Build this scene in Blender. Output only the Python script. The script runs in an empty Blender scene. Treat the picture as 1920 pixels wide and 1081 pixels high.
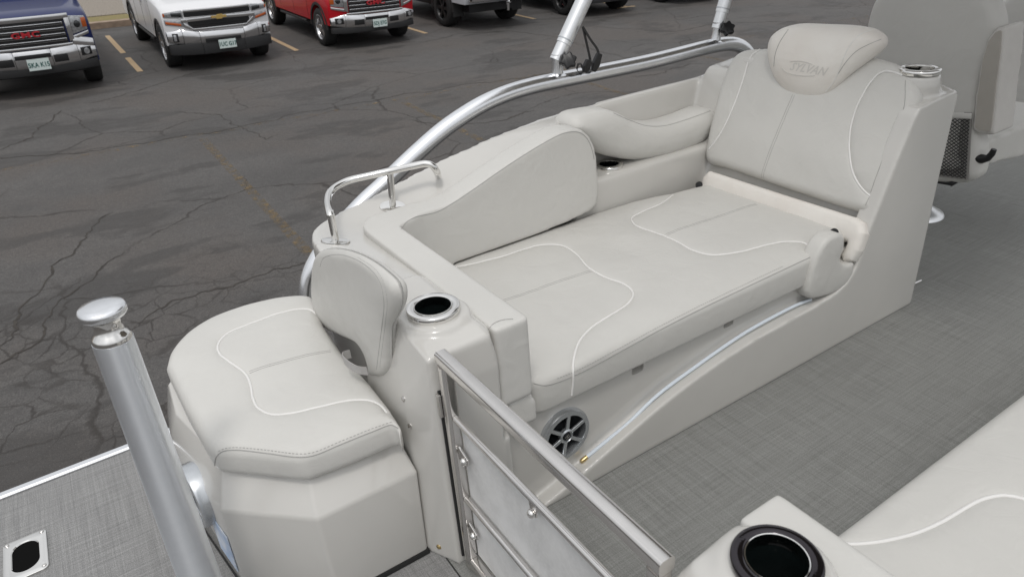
import bpy, bmesh, math, random
import numpy as np
from mathutils import Vector, Matrix, noise
from mathutils.geometry import delaunay_2d_cdt
random.seed(7)
scene = bpy.context.scene
COL = scene.collection
V = Vector
# ---------------------------------------------------------------- camera
FPX = 1330.0
HC = 1.35
_R = Matrix(((0.8335767, -0.5479725, -0.06982849),
             (-0.31484474, -0.36742243, -0.87514201),
             (0.45389721, 0.75148313, -0.47880104)))      # rows: right, down, forward
CAM = V((0, 0, HC))
cd = bpy.data.cameras.new('camera')
cam = bpy.data.objects.new('camera', cd)
COL.objects.link(cam)
rt, dn, fw = V(_R[0]), V(_R[1]), V(_R[2])
cam.matrix_world = Matrix.Translation(CAM) @ Matrix((rt, -dn, -fw)).transposed().to_4x4()
cd.sensor_width = 36.0
cd.lens = 36.0 * FPX / 1920.0
cd.clip_start = 0.05
cd.clip_end = 2000
cd.dof.use_dof = True
cd.dof.focus_distance = 2.0
cd.dof.aperture_fstop = 9
scene.camera = cam
# ---------------------------------------------------------------- world + sun (bright overcast)
w = bpy.data.worlds.new('World'); scene.world = w; w.use_nodes = True
nt = w.node_tree
for n in list(nt.nodes): nt.nodes.remove(n)
out = nt.nodes.new('ShaderNodeOutputWorld'); bg = nt.nodes.new('ShaderNodeBackground')
sky = nt.nodes.new('ShaderNodeTexSky'); sky.sky_type = 'NISHITA'; sky.sun_disc = False
SUN_EL, SUN_AZ = math.radians(63), math.radians(-125)      # azimuth of the sun seen from above, from +X towards +Y
sky.sun_elevation = SUN_EL; sky.sun_rotation = math.radians(90) - SUN_AZ
sky.air_density = 1.0; sky.dust_density = 4.0
hs = nt.nodes.new('ShaderNodeHueSaturation'); hs.inputs['Saturation'].default_value = 0.22
nt.links.new(sky.outputs[0], hs.inputs['Color'])
# thin bright cloud cover: brighter overhead than at the horizon
def wn(t, **k):
    x = nt.nodes.new('ShaderNode' + t)
    for a, b in k.items(): setattr(x, a, b)
    return x
tcw = wn('TexCoord'); sx = wn('SeparateXYZ'); nt.links.new(tcw.outputs['Generated'], sx.inputs[0])
cr = wn('MapRange'); cr.inputs[1].default_value = 0; cr.inputs[2].default_value = 1; cr.inputs[3].default_value = 3.9; cr.inputs[4].default_value = 8.6
nt.links.new(sx.outputs[2], cr.inputs[0])
cn = wn('TexNoise'); cn.inputs['Scale'].default_value = 2.6; cn.inputs['Detail'].default_value = 5; nt.links.new(tcw.outputs['Generated'], cn.inputs['Vector'])
cm = wn('MapRange'); cm.inputs[1].default_value = .3; cm.inputs[2].default_value = .7; cm.inputs[3].default_value = .72; cm.inputs[4].default_value = 1.2
nt.links.new(cn.outputs[0], cm.inputs[0])
cx = wn('Math', operation='MULTIPLY'); nt.links.new(cr.outputs[0], cx.inputs[0]); nt.links.new(cm.outputs[0], cx.inputs[1])
cc = wn('VectorMath', operation='SCALE'); cc.inputs[0].default_value = (.985, 1.0, 1.02); nt.links.new(cx.outputs[0], cc.inputs['Scale'])
cmix = wn('Mix', data_type='RGBA'); cmix.inputs[0].default_value = .72
nt.links.new(hs.outputs[0], cmix.inputs[6]); nt.links.new(cc.outputs[0], cmix.inputs[7])
nt.links.new(cmix.outputs[2], bg.inputs[0]); bg.inputs[1].default_value = 0.15
nt.links.new(bg.outputs[0], out.inputs[0])
sl = bpy.data.lights.new('sun', 'SUN'); sl.energy = .8; sl.angle = math.radians(10); sl.color = (1, .965, .92)
so = bpy.data.objects.new('sun', sl); COL.objects.link(so)
sd = V((math.cos(SUN_EL) * math.cos(SUN_AZ), math.cos(SUN_EL) * math.sin(SUN_AZ), math.sin(SUN_EL)))
so.rotation_euler = sd.to_track_quat('Z', 'Y').to_euler()
vs = scene.view_settings
vs.view_transform = 'Standard'; vs.look = 'None'; vs.gamma = 1.0; vs.exposure = 0.0
# ---------------------------------------------------------------- point finders
def ray(px, py):
    return rt * ((px - 960) / FPX) + dn * ((py - 540.5) / FPX) + fw
def PP(px, py, o, n):
    d = ray(px, py); o = V(o); n = V(n)
    return CAM + d * ((o - CAM).dot(n) / d.dot(n))
def PZ(px, py, z): return PP(px, py, (0, 0, z), (0, 0, 1))
def PY(px, py, y): return PP(px, py, (0, y, 0), (0, 1, 0))
def PX(px, py, x): return PP(px, py, (x, 0, 0), (1, 0, 0))
# ---------------------------------------------------------------- object helpers
def thing(name, label, cat, loc=(0, 0, 0), group=None, mat=None):
    o = bpy.data.objects.new(name, None); COL.objects.link(o)
    o.empty_display_size = .05
    o.location = loc
    if mat is not None: o.matrix_world = mat
    tag(o, label, cat, group)
    return o
def tag(o, label, cat, group=None):
    o['label'] = label; o['category'] = cat
    if group: o['group'] = group
    return o
def link(name, me, m, parent=None, smooth=None, kind=None, world=True):
    """link a mesh as one object; vertices are given in the scene's coordinates"""
    o = bpy.data.objects.new(name, me); COL.objects.link(o)
    if m is not None: me.materials.append(m)
    if smooth is not None:
        me.polygons.foreach_set('use_smooth', [smooth] * len(me.polygons))
    if parent is not None:
        o.parent = parent
        if world:
            bpy.context.view_layer.update()
            o.matrix_parent_inverse = parent.matrix_world.inverted()
    if kind: o['kind'] = kind
    return o
def bm_link(name, bm, m, parent=None, smooth=None, kind=None, bevel=0, seg=2, world=True, auto=None):
    me = bpy.data.meshes.new(name)
    bmesh.ops.recalc_face_normals(bm, faces=bm.faces[:])
    if bevel:
        es = [e for e in bm.edges if len(e.link_faces) == 2 and e.calc_face_angle(0) > math.radians(28)]
        bmesh.ops.bevel(bm, geom=es, offset=bevel, segments=seg, affect='EDGES', profile=.5, clamp_overlap=True)
    bm.to_mesh(me); bm.free()
    o = link(name, me, m, parent, smooth, kind, world)
    if auto is not None:
        me.polygons.foreach_set('use_smooth', [True] * len(me.polygons))
        me.set_sharp_from_angle(angle=math.radians(auto))
    return o
def cat_rom(pts, step=.012, closed=False):
    P = [V(p) for p in pts]; n = len(P); outp = []
    segs = n if closed else n - 1
    for i in range(segs):
        if closed: a, b, c, d = P[i - 1], P[i], P[(i + 1) % n], P[(i + 2) % n]
        else: a, b, c, d = P[max(i - 1, 0)], P[i], P[i + 1], P[min(i + 2, n - 1)]
        # centripetal
        def tj(ti, p, q): return ti + max((q - p).length, 1e-6) ** .5
        if (a - b).length < 1e-7: a = b + (b - c)
        if (c - d).length < 1e-7: d = c + (c - b)
        t0 = 0; t1 = tj(t0, a, b); t2 = tj(t1, b, c); t3 = tj(t2, c, d)
        k = max(1, int((c - b).length / step))
        for j in range(k):
            t = t1 + (t2 - t1) * j / k
            A1 = a * ((t1 - t) / (t1 - t0)) + b * ((t - t0) / (t1 - t0))
            A2 = b * ((t2 - t) / (t2 - t1)) + c * ((t - t1) / (t2 - t1))
            A3 = c * ((t3 - t) / (t3 - t2)) + d * ((t - t2) / (t3 - t2))
            B1 = A1 * ((t2 - t) / (t2 - t0)) + A2 * ((t - t0) / (t2 - t0))
            B2 = A2 * ((t3 - t) / (t3 - t1)) + A3 * ((t - t1) / (t3 - t1))
            outp.append(B1 * ((t2 - t) / (t2 - t1)) + B2 * ((t - t1) / (t2 - t1)))
    if not closed: outp.append(P[-1])
    return outp
def round_poly(pts, r, seg=6):
    """closed polygon with rounded corners; r number or list"""
    P = [V(p) for p in pts]; n = len(P); o = []
    for i in range(n):
        ri = r[i] if isinstance(r, (list, tuple)) else r
        a, b, c = P[i - 1], P[i], P[(i + 1) % n]
        u = (a - b); v = (c - b); lu, lv = u.length, v.length; u.normalize(); v.normalize()
        ang = u.angle(v, math.pi)
        if ri <= 0 or ang > 3.05: o.append(b); continue
        t = min(ri / math.tan(ang / 2), lu * .49, lv * .49)
        s, e = b + u * t, b + v * t
        for j in range(seg + 1):
            k = j / seg
            o.append(s * (1 - k) ** 2 + b * 2 * k * (1 - k) + e * k * k)
    return o
def add_tube(bm, pts, r, n=10, cap=True, flat=1.0, up=None):
    """r number or list; parallel-transport frames"""
    P = [V(p) for p in pts]; m = len(P)
    T = []
    for i in range(m):
        t = (P[min(i + 1, m - 1)] - P[max(i - 1, 0)]); t.normalize(); T.append(t)
    ref = V(up) if up else (V((0, 0, 1)) if abs(T[0].z) < .9 else V((1, 0, 0)))
    nrm = (ref - T[0] * ref.dot(T[0])).normalized()
    rings = []
    for i in range(m):
        nrm = (nrm - T[i] * nrm.dot(T[i])).normalized()
        b = T[i].cross(nrm)
        ri = r[i] if isinstance(r, (list, tuple)) else r
        rings.append([bm.verts.new(P[i] + nrm * (ri * math.cos(2 * math.pi * k / n)) + b * (ri * flat * math.sin(2 * math.pi * k / n))) for k in range(n)])
    for i in range(m - 1):
        for k in range(n):
            bm.faces.new((rings[i][k], rings[i][(k + 1) % n], rings[i + 1][(k + 1) % n], rings[i + 1][k]))
    if cap:
        bm.faces.new(rings[0][::-1]); bm.faces.new(rings[-1])
def tube(name, pts, r, m, parent=None, n=10, **k):
    bm = bmesh.new(); add_tube(bm, pts, r, n, **k)
    return bm_link(name, bm, m, parent, auto=50)
def frame(o, z, x=None):
    z = V(z).normalized()
    x = V(x) if x else (V((1, 0, 0)) if abs(z.x) < .9 else V((0, 1, 0)))
    x = (x - z * x.dot(z)).normalized(); y = z.cross(x)
    return Matrix.Translation(V(o)) @ Matrix((x, y, z)).transposed().to_4x4()
def add_lathe(bm, prof, M=Matrix(), n=32, closed=False, a0=0, a1=2 * math.pi):
    """prof: (radius, z) pairs"""
    full = abs(a1 - a0 - 2 * math.pi) < 1e-6
    cols = n if full else n + 1
    R = []
    for (r, z) in prof:
        if r < 1e-6: R.append([bm.verts.new(M @ V((0, 0, z)))] * cols); continue
        R.append([bm.verts.new(M @ V((r * math.cos(a0 + (a1 - a0) * k / n), r * math.sin(a0 + (a1 - a0) * k / n), z))) for k in range(cols)])
    pr = list(range(len(prof) - 1)) + ([-1] if closed else [])
    for i in pr:
        for k in range(n):
            k2 = (k + 1) % cols
            vs_ = []
            for v in (R[i][k], R[i][k2], R[i + 1][k2], R[i + 1][k]):
                if v not in vs_: vs_.append(v)
            if len(vs_) > 2:
                try: bm.faces.new(vs_)
                except ValueError: pass
def lathe(name, prof, m, parent=None, M=Matrix(), n=32, auto=40, **k):
    bm = bmesh.new(); add_lathe(bm, prof, M, n, **k)
    return bm_link(name, bm, m, parent, auto=auto)
def add_box(bm, c, s, M=Matrix()):
    vs_ = [bm.verts.new(M @ V((c[0] + s[0] * i / 2, c[1] + s[1] * j / 2, c[2] + s[2] * k / 2))) for i in (-1, 1) for j in (-1, 1) for k in (-1, 1)]
    for f in ((0, 1, 3, 2), (4, 6, 7, 5), (0, 4, 5, 1), (2, 3, 7, 6), (0, 2, 6, 4), (1, 5, 7, 3)):
        bm.faces.new([vs_[i] for i in f])
def add_prism(bm, pts, d):
    """closed planar loop of 3D points extruded by vector d"""
    d = V(d)
    a = [bm.verts.new(V(p)) for p in pts]; b = [bm.verts.new(V(p) + d) for p in pts]
    n = len(a)
    bm.faces.new(a[::-1]); bm.faces.new(b)
    for i in range(n): bm.faces.new((a[i], a[(i + 1) % n], b[(i + 1) % n], b[i]))
def add_hull(bm, pts):
    t = bmesh.new(); vs_ = [t.verts.new(V(p)) for p in pts]
    r = bmesh.ops.convex_hull(t, input=vs_)
    junk = [g for g in r['geom_interior'] if isinstance(g, bmesh.types.BMVert)]
    bmesh.ops.delete(t, geom=junk, context='VERTS')
    mp = {v: bm.verts.new(v.co) for v in t.verts}
    for f in t.faces: bm.faces.new([mp[v] for v in f.verts])
    t.free()
def add_strip_solid(bm, st):
    """stations: (outer xy, inner xy, z top outer, z top inner, z bottom)"""
    R = []
    for o, i, zo, zi, zb in st:
        R.append([bm.verts.new((o[0], o[1], zo)), bm.verts.new((i[0], i[1], zi)), bm.verts.new((i[0], i[1], zb)), bm.verts.new((o[0], o[1], zb))])
    for a, b in zip(R, R[1:]):
        for k in range(4): bm.faces.new((a[k], a[(k + 1) % 4], b[(k + 1) % 4], b[k]))
    bm.faces.new(R[0][::-1]); bm.faces.new(R[-1])
def soften(bm, voxel, iters, cuts=(), zone=None, extra=0):
    """fuse overlapping solids into one moulded skin with rounded edges"""
    me = bpy.data.meshes.new('tmp')
    bmesh.ops.recalc_face_normals(bm, faces=bm.faces[:])
    bm.to_mesh(me); bm.free()
    o = bpy.data.objects.new('tmp', me); COL.objects.link(o)
    r = o.modifiers.new('r', 'REMESH'); r.mode = 'VOXEL'; r.voxel_size = voxel
    if zone:
        bpy.context.view_layer.update()
        m2 = bpy.data.meshes.new_from_object(o.evaluated_get(bpy.context.evaluated_depsgraph_get()))
        o.modifiers.clear(); o.data = m2; bpy.data.meshes.remove(me)
        vg = o.vertex_groups.new(name='z')
        for v in m2.vertices:
            k = zone(v.co)
            if k > 0: vg.add([v.index], k, 'REPLACE')
        s = o.modifiers.new('s2', 'SMOOTH'); s.factor = .5; s.iterations = extra; s.vertex_group = 'z'
    if iters:
        s = o.modifiers.new('s', 'SMOOTH'); s.factor = .5; s.iterations = iters
    tmp = []
    for i, cb in enumerate(cuts):
        cm = bpy.data.meshes.new('cut'); bmesh.ops.recalc_face_normals(cb, faces=cb.faces[:]); cb.to_mesh(cm); cb.free()
        co = bpy.data.objects.new('cut', cm); COL.objects.link(co); tmp.append(co)
        b = o.modifiers.new('b%d' % i, 'BOOLEAN'); b.operation = 'DIFFERENCE'; b.object = co; b.solver = 'EXACT'
    bpy.context.view_layer.update()
    dg = bpy.context.evaluated_depsgraph_get()
    res = bpy.data.meshes.new_from_object(o.evaluated_get(dg))
    for t in [o] + tmp:
        d = t.data; bpy.data.objects.remove(t); bpy.data.meshes.remove(d)
    return res
def soft_link(name, bm, voxel, iters, m, parent=None, cuts=(), zone=None, extra=0):
    me = soften(bm, voxel, iters, cuts, zone, extra)
    me.materials.clear()
    o = link(name, me, m, parent)
    me.polygons.foreach_set('use_smooth', [True] * len(me.polygons))
    if cuts: me.set_sharp_from_angle(angle=math.radians(45))
    return o
# ---------------------------------------------------------------- upholstery pads
def seg_dist(P, poly, closed=True):
    """distance of points P (n,2) to polyline"""
    A = np.array(poly, float); B = np.roll(A, -1, 0) if closed else A[1:]
    if not closed: A = A[:-1]
    D = np.full(len(P), 1e9)
    for i in range(0, len(P), 4000):
        p = P[i:i + 4000, None, :]; ab = (B - A)[None]; ap = p - A[None]
        t = np.clip((ap * ab).sum(2) / np.maximum((ab * ab).sum(2), 1e-12), 0, 1)
        q = ap - ab * t[..., None]
        D[i:i + 4000] = np.sqrt((q * q).sum(2)).min(1)
    return D
def inside(P, poly):
    A = np.array(poly, float); B = np.roll(A, -1, 0)
    x, y = P[:, 0][:, None], P[:, 1][:, None]
    c = ((A[:, 1] > y) != (B[:, 1] > y)) & (x < (B[:, 0] - A[:, 0]) * (y - A[:, 1]) / (B[:, 1] - A[:, 1] + 1e-15) + A[:, 0])
    return c.sum(1) % 2 == 1
class Pad:
    """a stuffed cushion: rounded edge, crowned face, welted seams; mapf turns (u, v, h) into a point"""
    def __init__(s, outline, T, r, crown, mapf, seams=(), L=.05, groove=.0026, puff=.0055, rb=None, grid=.014, gw=.0035, amp=0.003):
        s.out = [(p[0], p[1]) for p in outline]; s.T = T; s.r = r; s.c = crown; s.mapf = mapf; s.L = L
        s.seams = [[(p[0], p[1]) for p in q] for q in seams]; s.g = groove; s.puff = puff; s.rb = rb or r; s.grid = grid; s.gw = gw; s.amp = amp
    def h(s, P, ring=None):
        P = np.array(P, float).reshape(-1, 2)
        d = seg_dist(P, s.out)
        ins = inside(P, s.out); d = np.where(ins, d, 0)
        dd = np.minimum(d, s.r)
        z = s.T - s.r + np.sqrt(np.maximum(s.r ** 2 - (s.r - dd) ** 2, 0))
        z += s.c * (1 - np.exp(-(d / s.L) ** 1.5)) * 1.0
        for q in s.seams:
            e = seg_dist(P, q, False)
            z -= (s.g * np.exp(-(e / s.gw) ** 2) + s.puff * np.exp(-e / .022)) * np.clip(d / .01, .15, 1)
        if s.amp:
            z += s.amp * np.array([noise.noise(V((p[0] * 8, p[1] * 8, s.T * 31))) + .35 * noise.noise(V((p[0] * 31, p[1] * 31, s.T * 57))) for p in P]) * np.clip(d / .03, 0, 1)
        return z, d
    def at(s, u, v, lift=0):
        z, d = s.h([(u, v)]); p = s.mapf(u, v, float(z[0]) + lift)
        return V(p)
    def build(s, name, m, parent=None):
        out = s.out; n = len(out); O = np.array(out)
        area = 0.5 * np.sum(O[:, 0] * np.roll(O[:, 1], -1) - np.roll(O[:, 0], -1) * O[:, 1])
        if area < 0: out = out[::-1]; O = O[::-1]; s.out = out
        tn = np.roll(O, -1, 0) - np.roll(O, 1, 0); tn /= np.maximum(np.linalg.norm(tn, axis=1)[:, None], 1e-9)
        inn = np.stack([-tn[:, 1], tn[:, 0]], 1)
        pts = [O]
        K = 5
        for k in range(1, K + 1):
            d = s.r * (1 - math.cos(k / K * math.pi / 2))
            Q = O + inn * d
            ok = inside(Q, out) & (seg_dist(Q, out) > d * .93)
            pts.append(Q[ok])
        lo, hi = O.min(0), O.max(0); g = s.grid
        gx = np.arange(lo[0] + g / 2, hi[0], g); gy = np.arange(lo[1] + g / 2, hi[1], g)
        G = np.array([(x + (g / 2 if j % 2 else 0), y) for j, y in enumerate(gy) for x in gx])
        if len(G):
            ok = inside(G, out); G = G[ok]; G = G[seg_dist(G, out) > s.r + g * .3]
        for q in s.seams:
            if len(G): G = G[seg_dist(G, q, False) > .009]
            Q = np.array([(p[0], p[1]) for p in cat_rom([V((a, b, 0)) for a, b in q], .006)])
            t = np.gradient(Q, axis=0); t /= np.linalg.norm(t, axis=1)[:, None]; nn = np.stack([-t[:, 1], t[:, 0]], 1)
            for e in (0, .003, -.003, .0065, -.0065):
                R = Q + nn * e; ok = inside(R, out); R = R[ok]
                if len(R): pts.append(R[seg_dist(R, out) > .002])
        pts.append(G)
        P = np.concatenate([p for p in pts if len(p)])
        res = delaunay_2d_cdt([V((a, b)) for a, b in P], [], [list(range(n))], 1, 1e-6)
        vv, ff = res[0], res[2]
        N = len(vv); A = np.array([(a.x, a.y) for a in vv])
        z, d = s.h(A)
        bd = d < 1e-5
        zb = s.rb - np.sqrt(np.maximum(s.rb ** 2 - (s.rb - np.minimum(d, s.rb)) ** 2, 0))
        z = np.where(bd, s.T - s.r, z)
        verts = [s.mapf(a[0], a[1], float(h)) for a, h in zip(A, z)] + [s.mapf(a[0], a[1], float(h)) for a, h in zip(A, zb)]
        faces = [tuple(f) for f in ff] + [tuple(i + N for i in reversed(f)) for f in ff]
        ec = {}
        for f in ff:
            for i in range(len(f)):
                a, b = f[i], f[(i + 1) % len(f)]
                ec[(a, b)] = 1
        for (a, b) in list(ec):
            if (b, a) not in ec: faces.append((b, a, a + N, b + N))
        me = bpy.data.meshes.new(name); me.from_pydata([tuple(x) for x in verts], [], faces)
        b_ = bmesh.new(); b_.from_mesh(me); bmesh.ops.recalc_face_normals(b_, faces=b_.faces[:]); b_.to_mesh(me); b_.free()
        s.o = link(name, me, m, parent, smooth=True)
        return s.o
    def piping(s, path, r, m, name='piping', parent=None, lift=.0015, step=.008):
        Q = cat_rom([V((a, b, 0)) for a, b in path], step)
        z, _ = s.h([(q.x, q.y) for q in Q])
        pts = [V(s.mapf(q.x, q.y, float(h) + lift)) for q, h in zip(Q, z)]
        return tube(name, pts, r, m, parent or s.o, n=8)
def flatmap(o, U, W):
    o, U, W = V(o), V(U).normalized(), V(W).normalized(); N = U.cross(W)
    def f(u, v, h): return o + U * u + W * v + N * h
    f.o, f.U, f.W, f.N = o, U, W, N
    return f
def uv_px(f, pts, h):
    """pixels -> (u, v) on the plane lying h above the pad's base plane"""
    r = []
    for a, b in pts:
        p = PP(a, b, f.o + f.N * h, f.N) - f.o
        r.append((p.dot(f.U), p.dot(f.W)))
    return r
def smooth_loop(uv, step=.012): return [(p.x, p.y) for p in cat_rom([V((a, b, 0)) for a, b in uv], step, True)]
def dense(pts, step=.012):
    o = []; n = len(pts)
    for i in range(n):
        a, b = V(pts[i]), V(pts[(i + 1) % n]); k = max(1, int((b - a).length / step))
        o += [a + (b - a) * (j / k) for j in range(k)]
    return o
def rp(uv, r, step=.012): return [(p.x, p.y) for p in dense(round_poly([V((a, b, 0)) for a, b in uv], r), step)]
# ---------------------------------------------------------------- materials
def mat(name, col, rough=.5, metal=0, coat=0, spec=.5, noise_amt=0, nscale=20, bump=0, bscale=300, col2=None, trans=0, ior=1.45, emit=None, alpha=None, coord='Object', anis=0, detail=4):
    m = bpy.data.materials.new(name); m.use_nodes = True; t = m.node_tree; b = t.nodes['Principled BSDF']
    b.inputs['Base Color'].default_value = (*col, 1); b.inputs['Roughness'].default_value = rough
    b.inputs['Metallic'].default_value = metal; b.inputs['Coat Weight'].default_value = coat
    b.inputs['Coat Roughness'].default_value = .06
    b.inputs['Specular IOR Level'].default_value = spec; b.inputs['IOR'].default_value = ior
    b.inputs['Transmission Weight'].default_value = trans
    tc = t.nodes.new('ShaderNodeTexCoord')
    if noise_amt or col2:
        n = t.nodes.new('ShaderNodeTexNoise'); n.inputs['Scale'].default_value = nscale; n.inputs['Detail'].default_value = detail
        t.links.new(tc.outputs[coord], n.inputs['Vector'])
        mr = t.nodes.new('ShaderNodeMapRange'); mr.inputs[1].default_value = .3; mr.inputs[2].default_value = .7
        t.links.new(n.outputs[0], mr.inputs[0])
        mx = t.nodes.new('ShaderNodeMix'); mx.data_type = 'RGBA'
        c2 = col2 or tuple(c * (1 - noise_amt) for c in col)
        mx.inputs[6].default_value = (*col, 1); mx.inputs[7].default_value = (*c2, 1)
        t.links.new(mr.outputs[0], mx.inputs[0]); t.links.new(mx.outputs[2], b.inputs['Base Color'])
        rr = t.nodes.new('ShaderNodeMapRange'); rr.inputs[3].default_value = rough * .88; rr.inputs[4].default_value = min(1, rough * 1.12)
        t.links.new(n.outputs[0], rr.inputs[0]); t.links.new(rr.outputs[0], b.inputs['Roughness'])
    if bump:
        v = t.nodes.new('ShaderNodeTexNoise'); v.inputs['Scale'].default_value = bscale; v.inputs['Detail'].default_value = 3
        t.links.new(tc.outputs[coord], v.inputs['Vector'])
        bp = t.nodes.new('ShaderNodeBump'); bp.inputs['Strength'].default_value = bump; bp.inputs['Distance'].default_value = .001
        t.links.new(v.outputs[0], bp.inputs['Height']); t.links.new(bp.outputs[0], b.inputs['Normal'])
        if 'vinyl' in name:
            v2 = t.nodes.new('ShaderNodeTexNoise'); v2.inputs['Scale'].default_value = 16; v2.inputs['Detail'].default_value = 3; v2.inputs['Distortion'].default_value = 1.2
            t.links.new(tc.outputs[coord], v2.inputs['Vector'])
            b2 = t.nodes.new('ShaderNodeBump'); b2.inputs['Strength'].default_value = .55; b2.inputs['Distance'].default_value = .0035
            t.links.new(v2.outputs[0], b2.inputs['Height']); t.links.new(bp.outputs[0], b2.inputs['Normal']); t.links.new(b2.outputs[0], b.inputs['Normal'])
    if emit: b.inputs['Emission Color'].default_value = (*emit, 1); b.inputs['Emission Strength'].default_value = 1
    return m
def dashes(name, pts, m, parent, L=.0045, gap=.0035, r=.0008):
    bm = bmesh.new(); acc = 0; P = [V(p) for p in pts]
    i = 0; seg = 0.0; pos = 0.0; total = sum((b - a).length for a, b in zip(P, P[1:]))
    cum = [0.0]
    for a, b in zip(P, P[1:]): cum.append(cum[-1] + (b - a).length)
    def at(s):
        k = 0
        for k in range(len(cum) - 1):
            if cum[k + 1] >= s: break
        t = (s - cum[k]) / max(cum[k + 1] - cum[k], 1e-9); return P[k] + (P[k + 1] - P[k]) * t
    s = 0
    while s + L < total: add_tube(bm, [at(s), at(s + L)], r, 5); s += L + gap
    return bm_link(name, bm, m, parent)
class NT:
    """tiny node-graph builder"""
    def __init__(s, name):
        s.m = bpy.data.materials.new(name); s.m.use_nodes = True; s.t = s.m.node_tree; s.b = s.t.nodes['Principled BSDF']
        s.tc = s.t.nodes.new('ShaderNodeTexCoord').outputs['Object']
    def n(s, typ, ins={}, **kw):
        x = s.t.nodes.new('ShaderNode' + typ)
        for k, v in kw.items(): setattr(x, k, v)
        for k, v in ins.items():
            if isinstance(v, bpy.types.NodeSocket): s.t.links.new(v, x.inputs[k])
            else: x.inputs[k].default_value = v
        return x
    def math(s, op, a, b=0.0, c=0.0): return s.n('Math', {0: a, 1: b, 2: c}, operation=op).outputs[0]
    def noise(s, scale, detail=4, vec=None, rough=.5, dist=0): return s.n('TexNoise', {'Vector': vec or s.tc, 'Scale': scale, 'Detail': detail, 'Roughness': rough, 'Distortion': dist}).outputs[0]
    def rng(s, v, a, b, c=0.0, d=1.0): return s.n('MapRange', {0: v, 1: a, 2: b, 3: c, 4: d}).outputs[0]
    def mapping(s, sc, rot=(0, 0, 0), loc=(0, 0, 0), vec=None): return s.n('Mapping', {'Vector': vec or s.tc, 'Scale': sc, 'Rotation': rot, 'Location': loc}).outputs[0]
    def mix(s, f, a, b):
        x = s.t.nodes.new('ShaderNodeMix'); x.data_type = 'RGBA'
        for k, v in ((0, f), (6, a), (7, b)):
            if isinstance(v, bpy.types.NodeSocket): s.t.links.new(v, x.inputs[k])
            else: x.inputs[k].default_value = v if k == 0 else (*v, 1)
        return x.outputs[2]
    def out(s, name, sock): s.t.links.new(sock, s.b.inputs[name])
    def bump(s, h, strength=.5, dist=.01):
        x = s.n('Bump', {'Height': h, 'Strength': strength, 'Distance': dist}); s.t.links.new(x.outputs[0], s.b.inputs['Normal'])
M = {}
M['gel'] = mat('gelcoat', (.575, .562, .532), rough=.2, coat=.7, noise_amt=.06, nscale=5)
M['gel_dark'] = mat('gelcoat_inner', (.47, .46, .435), rough=.25, coat=.5)
M['vinyl'] = mat('vinyl_grey', (.60, .59, .56), rough=.46, noise_amt=.05, nscale=5, bump=.25, bscale=900, spec=.4)
M['vinyl_seat'] = mat('vinyl_grey_seat', (.575, .565, .535), rough=.42, noise_amt=.05, nscale=5, bump=.25, bscale=900, spec=.4)
M['vinyl_cream'] = mat('vinyl_cream', (.74, .715, .67), rough=.45, noise_amt=.06, nscale=7, bump=.3, bscale=700, col2=(.69, .65, .60))
M['vinyl_taupe'] = mat('vinyl_taupe', (.43, .405, .365), rough=.45, noise_amt=.05, bump=.25, bscale=900)
M['piping'] = mat('piping_white', (.74, .73, .71), rough=.4)
M['stitch'] = mat('stitching', (.36, .355, .34), rough=.7)
M['chrome'] = mat('polished_stainless', (.78, .77, .75), rough=.1, metal=1, noise_amt=.04, nscale=30)
M['stain'] = mat('stainless_tube', (.70, .68, .66), rough=.17, metal=1, noise_amt=.06, nscale=25)
M['alu'] = mat('bright_aluminium', (.83, .84, .86), rough=.24, metal=1, noise_amt=.06, nscale=18, bump=.1, bscale=150)
M['pylon'] = mat('brushed_aluminium', (.88, .91, .95), rough=.35, metal=1, noise_amt=.05, nscale=40, bump=.05, bscale=500)
_t = M['pylon'].node_tree; _b = _t.nodes['Principled BSDF']; _b.inputs['Anisotropic'].default_value = .85; _b.inputs['Anisotropic Rotation'].default_value = .25
_g = _t.nodes.new('ShaderNodeTangent'); _g.direction_type = 'RADIAL'; _g.axis = 'Z'; _t.links.new(_g.outputs[0], _b.inputs['Tangent'])
M['black'] = mat('black_plastic', (.012, .012, .013), rough=.38)
M['rubber'] = mat('black_rubber', (.018, .018, .018), rough=.6)
M['dark_glass'] = mat('dark_cup', (.006, .009, .009), rough=.08, coat=.5)
M['brass'] = mat('brass', (.62, .48, .24), rough=.3, metal=1)
M['led'] = mat('milky_tube', (.66, .72, .78), rough=.25, coat=.5)
M['speaker_grey'] = mat('speaker_silver', (.56, .58, .60), rough=.27, metal=.85)
M['cone'] = mat('speaker_cone', (.012, .013, .015), rough=.6, spec=.25)
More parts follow.
